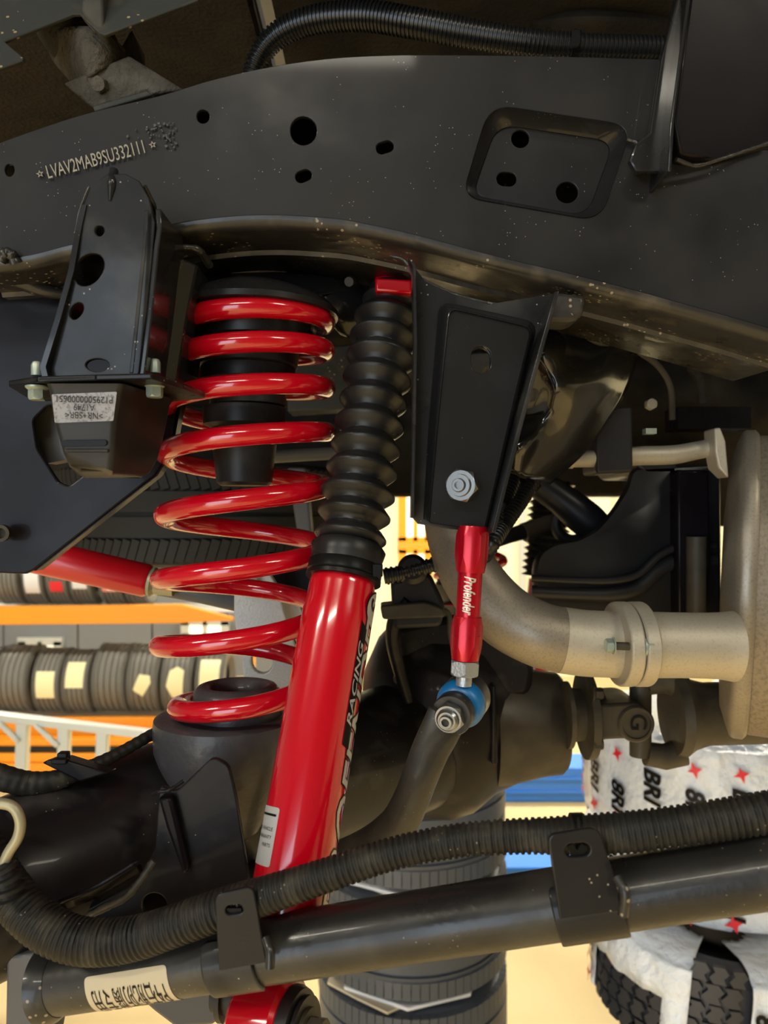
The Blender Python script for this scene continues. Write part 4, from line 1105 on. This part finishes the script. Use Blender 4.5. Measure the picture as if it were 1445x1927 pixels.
q = M(); box(q, P(1222, 812, .86), .012, .012, .006); q.build('hanger_clip', MAT['green'], hg)

# ---- fuel tank
tk = thing('fuel_tank', 'black moulded plastic tank with a swept seam behind the exhaust flange', 'fuel tank', P(1170, 1100, 1.05))
out_ = [(1186, 880), (1350, 872), (1350, 1165), (1008, 1150), (1000, 1105), (1000, 1070), (1008, 1042), (1035, 1025), (1080, 1018), (1118, 998), (1150, 960), (1178, 915)]
oc = rounded(out_, 14, 3); q = M()
lA = [P(x, y, 1.02) for x, y in oc]; cen = sum(lA, Vector()) / len(lA)
f0 = [cen + (v - cen) * .955 for v in lA]; f0 = [Vector((v.x, 1.0, v.z)) for v in f0]
f1 = [cen + (v - cen) * .985 for v in lA]; f1 = [Vector((v.x, 1.006, v.z)) for v in f1]
lB = [P(x + 6, y, 1.28) for x, y in oc]
loft(q, [f0, f1, lA, lB]); q.build('tank_shell', MAT['tank'], tk, ang=50)
q = M(); sm = [(1000, 1088, 1.0, 7), (1080, 1092, .995, 7), (1150, 1092, .992, 8), (1200, 1080, .992, 8), (1240, 1045, .992, 8), (1280, 1028, .995, 8), (1345, 1026, 1.0, 8)]
pxtube(q, sm, 8, 12); q.build('seam_flange', MAT['tank'], tk)
q = M(); pxtube(q, [(x, y + 26, Y + .004, r * 1.8) for x, y, Y, r in sm], 8, 12); q.build('lower_swage', MAT['tank'], tk)
q = M(); prism(q, [P(1274, 884, .975), P(1334, 884, .975), P(1338, 1060, .975), P(1326, 1170, .975), P(1276, 1170, .975)], (0, .03, 0)); q.build('tank_strap', MAT['maroon'], tk, bevel=.003)
q = M(); lathe(q, P(1310, 1010, .97), (0, 0, -1), [(0, S(18, .97)), (S(150, .97), S(18, .97))], 20); q.build('strap_tube', MAT['brown'], tk)
q = M(); prism(q, [P(1190, 868, 1.0), P(1275, 862, 1.0), P(1275, 893, 1.0), P(1215, 893, 1.0)], (0, .2, 0)); q.build('tank_ledge', MAT['tank'], tk, bevel=.004)
# dark pipes and clutter above the tank
dp = thing('brake_pipes', 'thin dusty pipes curling in the dark above the exhaust hanger', 'pipe', P(1240, 720, 1.1))
q = M(); pxtube(q, [(1200, 660, 1.0, 6), (1240, 690, 1.0, 6), (1262, 730, 1.0, 6), (1265, 790, 1.0, 6)], 8, 10); q.build('pipe_run', MAT['brown'], dp)
q = M(); pxtube(q, [(1300, 690, 1.1, 9), (1318, 720, 1.1, 9), (1322, 760, 1.1, 9)], 8, 10); q.build('pipe_run', MAT['under'], dp)
q = M(); hexa(q, P(1222, 762, .98), (0, -1, 0), S(11, .98), .01); q.build('pipe_union', MAT['exhaust2'], dp)
q = M(); box(q, P(1330, 790, 1.08), .10, .05, .03); q.build('pipe_clip', MAT['maroon'], dp)
ub = thing('dark_backing', 'added dark backing sheet standing in for the shadow above the fuel tank', 'dark backing', P(1330, 720, 1.2))  # dark sheet added to close the bright gap and stand in for shadow
q = M(); sheet(q, [[(1150, 600, 1.25), (1300, 610, 1.22), (1480, 640, 1.25)], [(1160, 740, 1.22), (1300, 760, 1.18), (1480, 780, 1.2)], [(1170, 880, 1.32), (1300, 880, 1.32), (1480, 880, 1.32)], [(1175, 990, 1.34), (1300, 990, 1.34), (1480, 990, 1.34)]]); q.build('backing_sheet', MAT['undershade'], ub, solid=.004)

# ---- far side suspension seen through the gap
fs_ = thing('far_shock_absorber', 'far side shock absorber with black bellows and red tube beside the tank', 'shock absorber', P(1015, 1280, 1.62))
q = M(); yA = P(1040, 905, 1.62); yB = P(1022, 1090, 1.62); dd = (yB - yA).normalized(); LL = (yB - yA).length; pr = []
for k in range(15):
    t0 = LL * k / 15; pr += [(t0, S(32, 1.62)), (t0 + LL / 30, S(42, 1.62))]
lathe(q, yA, dd, pr, 48); q.build('bellows', MAT['boot'], fs_, ang=50)
q = M(); lathe(q, yB, dd, [(0, S(27, 1.62)), (.25, S(27, 1.62))], 32); q.build('red_tube', MAT['red'], fs_)
q = M(); lathe(q, yB + dd * .25, dd, [(0, S(30, 1.62)), (.05, S(30, 1.62))], 24); q.build('lower_eye', MAT['red'], fs_)
fsp = thing('far_coil_spring', 'far side red coil spring half hidden behind the bent exhaust pipe', 'spring', P(885, 1180, 1.55))
pts2 = []
for i in range(260):
    n = i / 260 * 4.6; c_ = P(885, 1270 - 62 * n, 1.55); r_ = S(62, 1.55); th = PI + 2 * PI * n
    pts2.append(c_ + Vector((r_ * math.cos(th), r_ * math.sin(th), 0)))
q = M(); lathe(q, P(885, 1296, 1.55), (0, 0, 1), [(0, S(62, 1.55)), (.014, S(70, 1.55)), (.02, S(60, 1.55))], 32); q.build('lower_seat', MAT['tank'], fsp)
q = M(); tube(q, pts2, S(8, 1.55), 14); q.build('coil_wire', MAT['red'], fsp, ang=60)
q = M(); lpx(q, 885, 1.55, [(1090, 60), (1098, 66), (1112, 64), (1170, 40)], 40); fsp_ = q.build('spring_cushion', MAT['tank'], fsp)
fa = thing('far_link_arm', 'dark link arm and round eye crossing the bright gap left of the tank', 'link arm', P(1060, 1000, 1.2))
q = M(); pxtube(q, [(905, 1028, 1.15, 13), (960, 1008, 1.17, 14), (1015, 992, 1.2, 16), (1070, 975, 1.22, 15)], 6, 18); q.build('arm_rod', MAT['tank'], fa)
q = M(); pxtube(q, [(985, 1002, 1.18, 18), (1050, 982, 1.2, 18)], 4, 18); q.build('rod_sleeve', MAT['brown'], fa)
q = M(); pxtube(q, [(1000, 900, 1.1, 26), (1050, 935, 1.1, 30), (1100, 975, 1.1, 34), (1130, 1000, 1.1, 30)], 6, 28); q.build('arm_tube', MAT['tank'], fa)
q = M(); c_ = P(1078, 985, 1.16)
vs = [];
ringp = [c_ + Vector((S(32, 1.16) * math.cos(t), 0, S(32, 1.16) * math.sin(t))) for t in [2 * PI * k / 28 for k in range(29)]]
tube(q, ringp, S(11, 1.16), 12, caps=False); q.build('eye_ring', MAT['tank'], fa)
q = M(); hexa(q, P(1108, 985, 1.12), (-.3, -1, 0), S(16, 1.12), .012); q.build('eye_bolt', MAT['brown'], fa)

# ---- rear axle
ax = thing('rear_axle', 'large black rear axle running from lower left to the central differential', 'axle', P(300, 1545, .68))
q = M(); pxtube(q, [(-120, 1725, .57, 158), (30, 1657, .60, 155), (160, 1604, .64, 152), (270, 1560, .68, 150), (390, 1520, .74, 140), (520, 1480, .83, 130), (660, 1440, .95, 124), (800, 1390, 1.08, 118), (870, 1345, 1.3, 84), (925, 1310, 1.62, 64), (945, 1295, 1.8, 56)], 8, 56); q.build('axle_tube', MAT['axle'], ax, ang=60)
q = M(); lpx(q, 428, YC, [(1346, 60), (1344, 126), (1348, 134), (1362, 136), (1405, 134), (1450, 118), (1500, 90), (1560, 60)]); q.build('spring_perch', MAT['axlegrey'], ax, ang=50)
q = M(); lpx(q, 446, YC, [(1346, 84), (1318, 82), (1300, 80), (1290, 72), (1287, 62), (1292, 50), (1320, 46)]); q.build('perch_dome', MAT['axlegrey'], ax, ang=60)
q = M(); plate(q, rounded([(300, 1478), (330, 1492), (400, 1425), (430, 1440), (444, 1500), (474, 1690), (470, 1765), (130, 1800), (150, 1720), (250, 1665), (292, 1600)], 12, 3), .575, .006, [circ(290, 1705, 24, 24)], bev=.001); br = q.build('arm_bracket', MAT['axle'], ax)
q = M(); prism(q, [P(296, 1502, .566), P(322, 1500, .566), P(330, 1530, .566), P(356, 1640, .566), P(344, 1650, .566), P(312, 1560, .566)], (0, .01, 0)); q.build('crease_shade', MAT['maroon'], br, bevel=.004)  # near-black strip: the shade of a crease put into colour
bead([(286, 1496, .565), (300, 1490, .56), (320, 1486, .56), (345, 1470, .565)], .0022, br, mt='axle')
bead([(140, 1740, .56), (190, 1712, .555), (235, 1690, .552), (262, 1660, .552), (290, 1620, .555)], .0042, br, mt='brown')
q = M(); plate(q, circ(293, 1700, 40, 42), .600, .003); q.build('hole_backing', MAT['maroon'], br)  # near-black disc added behind the hole so it reads as shade
q = M(); sheet(q, [[(110, 1702, .545), (180, 1672, .54), (262, 1622, .545)], [(118, 1716, .56), (190, 1686, .555), (270, 1640, .56)]]); q.build('bracket_lip', MAT['maroon'], br, solid=.003)
# differential and pinion nose
q = M(); dc = P(850, 1330, 1.12)
lathe(q, dc + Vector((-.10, 0, 0)), (1, 0, -.04), [(-.03, .05), (-.01, .10), (.02, .135), (.06, .150), (.10, .150), (.13, .140), (.16, .115), (.20, .095)], 48); q.build('differential_case', MAT['axle'], ax, ang=50)
q = M(); lathe(q, P(925, 1362, 1.08), (1, 0, .02), [(0, .085), (.03, .080), (.07, .072), (.092, .070), (.098, .064)], 40); q.build('pinion_nose', MAT['brown'], ax, ang=40)
q = M(); prism(q, rounded_p := [P(x, y, 1.04) for x, y in rounded([(800, 1420), (1058, 1392), (1062, 1425), (1030, 1448), (820, 1482), (800, 1470)], 10, 3)], (0, .08, 0)); q.build('lower_rib', MAT['brown'], ax, bevel=.004)
for x, y0, y1 in ((860, 1300, 1440), (925, 1290, 1440)):
    q = M(); prism(q, [P(x, y0, .985), P(x + 8, y0, .985), P(x + 12, y1, .985), P(x, y1, .985)], (0, .06, 0)); q.build('casting_rib', MAT['axle'], ax, bevel=.003)
q = M(); prism(q, [P(x, y, 1.02) for x, y in rounded([(740, 1180), (900, 1150), (1010, 1250), (1000, 1310), (900, 1330), (760, 1300)], 20, 4)], (0, .10, 0)); q.build('upper_casting', MAT['axle'], ax, bevel=.01)
for x, y in ((772, 1160), (752, 1275), (860, 1190)):
    hexbolt(ax, P(x, y, .99), (-.2, -1, 0), S(9, .99), .014, 'brown', 'case_bolt')
q = M(); c_ = [(800, 1150, .97, 5), (842, 1152, .965, 5), (848, 1200, .965, 5), (862, 1240, .97, 5), (890, 1270, .98, 5)]; pxtube(q, c_, 8, 10); q.build('breather_pipe', MAT['brown'], ax)
q = M(); pxtube(q, [(770, 1130, .93, 12), (745, 1160, .94, 13), (738, 1200, .95, 13), (748, 1250, .96, 12), (768, 1320, .97, 10)], 8, 14); q.build('brake_hose', MAT['axle'], ax)
cl = thing('sensor_clamp', 'black clamp and block standing on the axle right of the shock boot', 'clamp', P(790, 1150, .95))
q = M(); prism(q, [P(x, y, .93) for x, y in rounded([(735, 1095), (810, 1078), (838, 1140), (830, 1180), (740, 1185)], 10, 3)], (0, .06, 0)); q.build('clamp_block', MAT['tank'], cl, bevel=.005)
q = M(); prism(q, [P(x, y, .92) for x, y in rounded([(715, 1140), (800, 1132), (835, 1146), (838, 1162), (720, 1166)], 6, 3)], (0, .04, 0)); q.build('clamp_bar', MAT['brown'], cl, bevel=.003)
q = M(); hose(q, [(722, 1085, .88, 17), (770, 1076, .88, 15), (812, 1064, .88, 15), (850, 1052, .88, 15)], .006, .0014, 16); q.build('ribbed_hose', MAT['hose'], cl)
q = M(); lathe(q, P(775, 1075, .90), (0, -1, .2), [(0, S(28, .9)), (.02, S(28, .9)), (.026, S(20, .9))], 28); q.build('round_cap', MAT['tank'], cl)

# ---- drive shaft with universal joint
ds = thing('drive_shaft', 'dusty brown drive shaft and universal joint under the exhaust flange', 'drive shaft', P(1180, 1350, 1.05))
YD = 1.02
q = M(); lathe(q, P(1062, 1345, YD), (1, 0, .02), [(0, S(62, YD)), (.006, S(62, YD)), (.008, S(50, YD)), (.022, S(48, YD)), (.024, S(82, YD)), (.034, S(82, YD)), (.036, S(50, YD)), (.05, S(46, YD))], 40); q.build('companion_flange', MAT['brown'], ds, ang=35)
for y in (1305, 1400):
    hexbolt(ds, P(1113, y, YD - .045), (1, 0, 0), S(11, YD), .014, 'brown', 'flange_bolt')
q = M(); prism(q, [P(x, y, YD - .045) for x, y in rounded([(1112, 1326), (1140, 1325), (1200, 1322), (1226, 1340), (1230, 1372), (1212, 1390), (1150, 1392), (1112, 1395)], 14, 4)], (0, .09, 0)); q.build('yoke_ear', MAT['brown'], ds, bevel=.004)
q = M(); lathe(q, P(1196, 1362, YD - .045), (0, -1, 0), [(0, S(33, YD)), (.002, S(33, YD)), (.0045, S(30, YD)), (.0045, S(26, YD)), (.002, S(25, YD))], 40); q.build('bearing_cap', MAT['brown'], ds)
q = M(); put_text(q, 'G', P(1200, 1360, YD - .0486), (0, 0, -1), (1, 0, 0), size=.030, extrude=.0008); q.build('cast_mark', MAT['axle'], ds)
q = M(); cC = P(1205, 1352, YD)
for s_ in (-1, 1):
    q = M(); tube(q, [P(1225 + 60, 1352 + s_ * 62, YD), P(1250, 1352 + s_ * 72, YD), P(1215, 1352 + s_ * 66, YD)], [S(26, YD), S(24, YD), S(22, YD)], 20); q.build('yoke_arm', MAT['brown'], ds)
q = M(); tube(q, [P(1205, 1282, YD), P(1205, 1422, YD)], S(20, YD), 20); q.build('cross_pin', MAT['brown'], ds)
q = M(); lathe(q, P(1262, 1345, YD), (1, 0, .03), [(0, S(74, YD)), (.012, S(78, YD)), (.025, S(66, YD)), (.045, S(58, YD)), (.5, S(58, YD))], 44); q.build('shaft_tube', MAT['brown'], ds, ang=40)

# ---- dark trailing panel on the left with a square opening
dpn = thing('side_panel', 'large dark glossy panel at the left edge with an opening behind the bump stop', 'panel', P(100, 800, .66))
q = M(); plate(q, [(-120, 470), (60, 512), (140, 520), (335, 560), (345, 700), (318, 850), (290, 895), (62, 1074), (48, 1080), (28, 1080), (-120, 1072)], .665, .006, [rounded([(62, 790), (90, 762), (210, 770), (215, 850), (130, 915), (110, 908), (70, 845)], 8, 3)], bev=.0015); q.build('panel_sheet', MAT['maroon'], dpn)
q = M(); prism(q, [P(58, 768, .69), P(210, 768, .69), P(210, 850, .69), P(88, 872, .69), P(58, 812, .69)], (0, .02, 0)); q.build('inner_web', MAT['greyplate'], dpn)
q = M(); wall(q, [(345, 700), (318, 850), (290, 895), (62, 1074)], .668, .682, .003); q.build('turned_edge', MAT['maroon'], dpn)
q = M(); lathe(q, P(6, 1003, .655), (.25, -1, 0), [(0, S(16, .65)), (.012, S(16, .65)), (.012, S(10, .65)), (.006, S(9, .65))], 24); q.build('panel_bolt', MAT['brown'], dpn)
q = M(); pxtube(q, [(-60, 520, .64, 26), (20, 520, .64, 22), (80, 545, .645, 14), (130, 556, .65, 8)], 8, 16); q.build('mud_splash_weld', MAT['flange'], dpn, ang=80)

# red tube at the left and its clamp
rt = thing('red_damper_tube', 'plain red tube slanting behind the dark side panel at left', 'tube', P(180, 1070, .88))
a = P(20, 1035, .90); b = P(282, 1094, .90)
q = M(); lathe(q, a, b - a, [(0, S(34, .9)), ((b - a).length - .004, S(31, .9)), ((b - a).length, S(27, .9))], 44); q.build('tube_shell', MAT['redtube'], rt)
q = M(); lathe(q, b, b - a, [(0, S(26, .9)), (.004, S(28, .9)), (.008, S(22, .9)), (.03, S(18, .9))], 32); q.build('tube_end', MAT['brakepipe'], rt)
rod = thing('dark_cross_rod', 'thick dark rod continuing right from the red tube behind the coils', 'rod', P(400, 1120, .93))
q = M(); pxtube(q, [(300, 1104, .92, 17), (380, 1118, .92, 18), (460, 1136, .93, 18), (560, 1158, .94, 18)], 6, 20); q.build('rod_bar', MAT['greyplate'], rod)
q = M(); pxtube(q, [(470, 862, 1.0, 12), (540, 858, 1.0, 12), (640, 852, 1.0, 12)], 5, 16); q.build('upper_rod', MAT['greyplate'], rod)
# cast aluminium bracket behind the spring
ab = thing('aluminium_bracket', 'pale grainy aluminium bracket with a hex bolt behind the lower coils', 'bracket', P(500, 1200, .86))
q = M(); plate(q, rounded([(440, 1080), (470, 1062), (500, 1068), (520, 1100), (545, 1190), (580, 1290), (640, 1330), (640, 1380), (470, 1380), (455, 1250), (440, 1160)], 8, 3), .86, .012, [circ(493, 1244, 20, 24)], bev=.002); q.build('bracket_plate', MAT['alu'], ab)
q = M(); plate(q, rounded([(515, 1120), (560, 1130), (600, 1240), (570, 1230), (540, 1180)], 6, 3), .89, .01, bev=.002); q.build('bracket_web', MAT['alu'], ab)
hexbolt(ab, P(462, 1098, .852), (-.1, -1, -.05), S(18, .85), .014, 'green', 'bracket_bolt')
sp = thing('dark_gusset', 'black steel gusset between the aluminium bracket and the shock absorber', 'gusset', P(560, 1200, .95))
q = M(); prism(q, [P(500, 1040, .94), P(600, 1040, .94), P(660, 1260, .94), (P(640, 1400, .94)), P(560, 1390, .94)], (0, .02, 0)); q.build('gusset_plate', MAT['maroon'], sp, bevel=.003)
gb = thing('grey_far_beam', 'dull grey tapering beam behind the upper coils and the boot', 'beam', P(600, 740, 1.3))
q = M(); prism(q, [P(540, 660, 1.25), P(720, 640, 1.25), P(720, 765, 1.25), P(540, 775, 1.25)], (0, .06, 0)); q.build('beam_sheet', MAT['panel'], gb, bevel=.004)
q = M(); prism(q, [P(540, 880, 1.3), P(575, 880, 1.3), P(588, 1030, 1.3), P(700, 1010, 1.3), P(700, 1130, 1.3), P(600, 1140, 1.3), P(560, 1010, 1.3)], (0, .05, 0)); q.build('beam_drop', MAT['greyplate'], gb, bevel=.004)
# spare wheel tyre lying flat under the car
spt = thing('spare_tyre', 'dark dusty tyre lying flat beneath the car behind the red coils', 'tyre', P(390, 1050, 1.62))
zc_ = P(0, 968, 1.45).z; tyre_mesh((S(390 - CX, 1.62), 1.62, zc_), (0, 0, 1), .30, .19, .2, seg=96, grooves=3, gd=.008, gw=.008).build('carcass', MAT['tyredark'], spt, ang=30)
q = M()
for k in range(110):
    th = 2 * PI * k / 110; d = Vector((math.cos(th), math.sin(th), 0)); 
    for zz, hl, sk in ((.063, .040, .5), (-.063, .040, -.5)):
        box(q, Vector((S(390 - CX, 1.62), 1.62, zc_ + zz)) + d * .2985, .008, .0145, hl, Matrix.Rotation(th, 3, 'Z') @ Matrix.Rotation(sk * .6, 3, 'X'))
q.build('tread_lugs', MAT['tyredark'], spt, kind='stuff')
q = M(); lathe(q, (S(390 - CX, 1.62), 1.62, zc_), (0, 0, 1), [(-.06, .195), (-.05, .20), (.05, .20), (.09, .19)], 64); q.build('wheel_rim', MAT['axlegrey'], spt)

# ---- lower control arm
aa, ab2 = P(92, 1852, .540), P(1560, 1620, .442)
arm = thing('control_arm', 'long worn black control arm tube crossing the bottom of the picture', 'control arm', aa)
dA = (ab2 - aa).normalized(); LA = (ab2 - aa).length; RA = .0207
q = M(); lathe(q, aa, dA, [(0, RA * 1.0), (LA, RA)], 64); q.build('arm_tube', MAT['armtube'], arm)
q = M(); rnd = random.Random(2); lathe(q, aa - dA * .002, dA, [(0, RA * 1.22), (.006, RA * 1.18), (.012, RA * 1.02)], 40); q.build('end_weld', MAT['flange'], arm)
q = M(); prism(q, [P(12, 1800, .545), P(104, 1792, .545), P(96, 1940, .545), P(84, 2000, .545), P(8, 2000, .545)], (0, .03, 0)); q.build('end_plate', MAT['greyplate'], arm, bevel=.002)
def tx(x):   # axis point under picture column x
    lo, hi = 0, LA
    for _ in range(40):
        md = (lo + hi) / 2; p = aa + dA * md
        if p.x / p.y * F + CX < x: lo = md
        else: hi = md
    return aa + dA * lo
# paper label, upside down lettering
q = M(); c_ = tx(268); ef = Vector((0, -1, -.30)); w0 = .0305
vs, fs = flatpoly(rounded([(-w0, -.021), (w0, -.021), (w0, .017), (-w0, .017)], .003, 3)); wrap(q, vs, fs, c_, dA, RA, ef, .0003, .002); q.build('paper_label', MAT['paper'], arm, label='cream paper label with upside down lettering')
q = M(); vs, fs = text_raw('P4右舵防腐专用', size=.0098, sx=.88)
w_ = max(v.x for v in vs) - min(v.x for v in vs); h_ = max(v.y for v in vs) - min(v.y for v in vs)
vs = [Vector((-v.x * .053 / w_, -v.y * .0255 / h_, 0)) for v in vs]
# e2 = D x e1 points upwards on the visible side: turned lettering needs both axes reversed
vs = [Vector((v.x, v.y - .002, 0)) for v in vs]
wrap(q, vs, fs, c_, dA, RA, ef, .0006, .002); q.build('label_lettering', MAT['ink'], arm)
# clip brackets
def clip(x0, tp, outl, hole, wl, wr, Yp):
    q = M(); plate(q, outl, Yp, .0035, [hole] if hole else [], bev=.0008); cb = q.build('clip_bracket', MAT['bracket'], arm)
    q = M(); c_ = tx((wl + wr) / 2); hw = S((wr - wl) / 2, c_.y - RA)
    sg = 1
    vs, fs = flatpoly(rounded([(-hw, sg * -.020), (hw, sg * -.020), (hw, sg * .022), (-hw, sg * .022)], .004, 3)); wrap(q, vs, fs, c_, dA, RA + .001, (0, -1, -.1), .0015, .002)
    q.build('saddle', MAT['bracket'], cb, solid=.003, ang=60)
    return cb
cb = clip(440, 0, rounded([(404, 1684), (476, 1668), (486, 1720), (494, 1772), (502, 1812), (412, 1828), (408, 1760)], [14, 14, 6, 4, 4, 4, 4], 4), slot(441, 1712, 17, 9, -8), 402, 505, .476)
q = M(); box(q, P(440, 1714, .480), .010, .004, .005); q.build('clip_tongue', MAT['ink'], cb)
q = M(); pxtube(q, [(500, 1765, .463, 8), (508, 1790, .458, 9), (508, 1822, .456, 9)], 5, 12); q.build('edge_weld', MAT['flange'], cb)
cb = clip(1090, 0, rounded([(1031, 1572), (1126, 1556), (1140, 1600), (1158, 1652), (1168, 1716), (1054, 1732), (1042, 1650)], [16, 20, 6, 4, 4, 4, 4], 4), slot(1087, 1600, 24, 13, -4), 1040, 1170, .437)
q = M(); prism(q, [P(x, y, .439) for x, y in ((1068, 1592), (1078, 1588), (1086, 1600), (1094, 1588), (1106, 1594), (1100, 1608), (1074, 1612))], (0, .004, 0)); q.build('clip_tongue', MAT['ink'], cb)
q = M(); pxtube(q, [(1160, 1650, .43, 9), (1176, 1680, .425, 10), (1172, 1722, .426, 10)], 5, 12); q.build('edge_weld', MAT['flange'], cb)
0 and bead([(1048, 1672, .441), (1046, 1700, .440), (1058, 1724, .438), (1090, 1738, .437), (1130, 1736, .436), (1160, 1726, .436)], .0022, cb, mt='flange')
0 and bead([(404, 1790, .489), (404, 1815, .487), (416, 1835, .486), (450, 1840, .484), (490, 1832, .482)], .002, cb, mt='flange')

# ---- wrapped wiring harness above the arm
hn = thing('wiring_harness', 'thick taped corrugated harness running above the long control arm', 'wiring harness', P(440, 1720, .52))
q = M(); hose(q, [(-60, 1560, .535, 40), (-10, 1640, .53, 42), (35, 1700, .52, 42), (90, 1748, .512, 42), (160, 1772, .508, 42), (250, 1766, .504, 40), (340, 1738, .498, 38), (430, 1706, .493, 37), (520, 1678, .489, 34), (620, 1645, .485, 31), (740, 1606, .482, 30), (860, 1582, .477, 31), (960, 1574, .472, 32), (1040, 1572, .466, 34), (1120, 1570, .462, 38), (1220, 1562, .458, 38), (1340, 1545, .452, 38), (1470, 1524, .447, 39), (1560, 1510, .445, 39)], .0038, .0011, 28, jitter=.35)
q.build('corrugated_sleeve', MAT['conduit'], hn, ang=75)
q = M(); c0 = P(1086, 1571, .465); lathe(q, c0 - Vector((.003, 0, 0)), (1, 0, .02), [(0, S(38, .483)), (.007, S(38, .483))], 28); q.build('cable_tie', MAT['ink'], hn)
# brake line hook and small boot at left edge
bk = thing('brake_line', 'bent yellowish steel brake pipe hooking at the lower left edge', 'brake line', P(20, 1560, .50))
q = M(); pxtube(q, [(-60, 1512, .50, 10), (0, 1512, .50, 10), (26, 1520, .50, 10), (38, 1545, .50, 10), (34, 1575, .50, 10), (16, 1605, .50, 10), (0, 1640, .50, 9)], 8, 18); q.build('pipe_bend', MAT['brakepipe'], bk)
q = M(); hose(q, [(0, 1625, .50, 26), (12, 1655, .50, 30), (20, 1690, .50, 30)], .0065, .003, 20); q.build('ribbed_grommet', MAT['conduit'], bk)
# left upper conduit on the axle with bracket
lc = thing('axle_conduit', 'black taped conduit lying on the axle at left with a flat clip plate', 'conduit', P(120, 1470, .62))
q = M(); hose(q, [(-60, 1440, .60, 24), (0, 1462, .60, 24), (50, 1474, .605, 23), (100, 1470, .61, 20), (150, 1452, .62, 15), (215, 1422, .64, 12), (290, 1380, .67, 11), (345, 1350, .70, 10)], .007, .0003, 18); q.build('taped_sleeve', MAT['conduit'], lc)
q = M(); prism(q, [P(78, 1436, .60), P(90, 1430, .60), P(118, 1428, .60), P(205, 1455, .60), P(150, 1472, .60)], (0, .02, -.003)); q.build('clip_plate', MAT['maroon'], lc, bevel=.0015)
q = M(); box(q, P(120, 1427, .605), .008, .008, .010); box(q, P(113, 1432, .60), .012, .006, .004); q.build('push_clip', MAT['ink'], lc, bevel=.001)
# bracket and stud beneath the arm
ubk = thing('lower_shock_mount', 'grey black mount bracket and stud below the control arm left of the red eye', 'mount bracket', P(370, 1880, .60))
q = M(); prism(q, [P(250, 1870, .60), P(460, 1840, .60), P(440, 1900, .60), P(400, 1930, .60), P(330, 1935, .60), P(290, 1905, .60)], (0, .03, 0)); q.build('mount_plate', MAT['greyplate'], ubk, bevel=.003)
q = M(); lathe(q, P(405, 1872, .585), (1, -.2, .05), [(0, .012), (.006, .012), (.006, .018), (.010, .018), (.010, .013), (.024, .013)], 28); q.build('mount_stud', MAT['brown'], ubk)
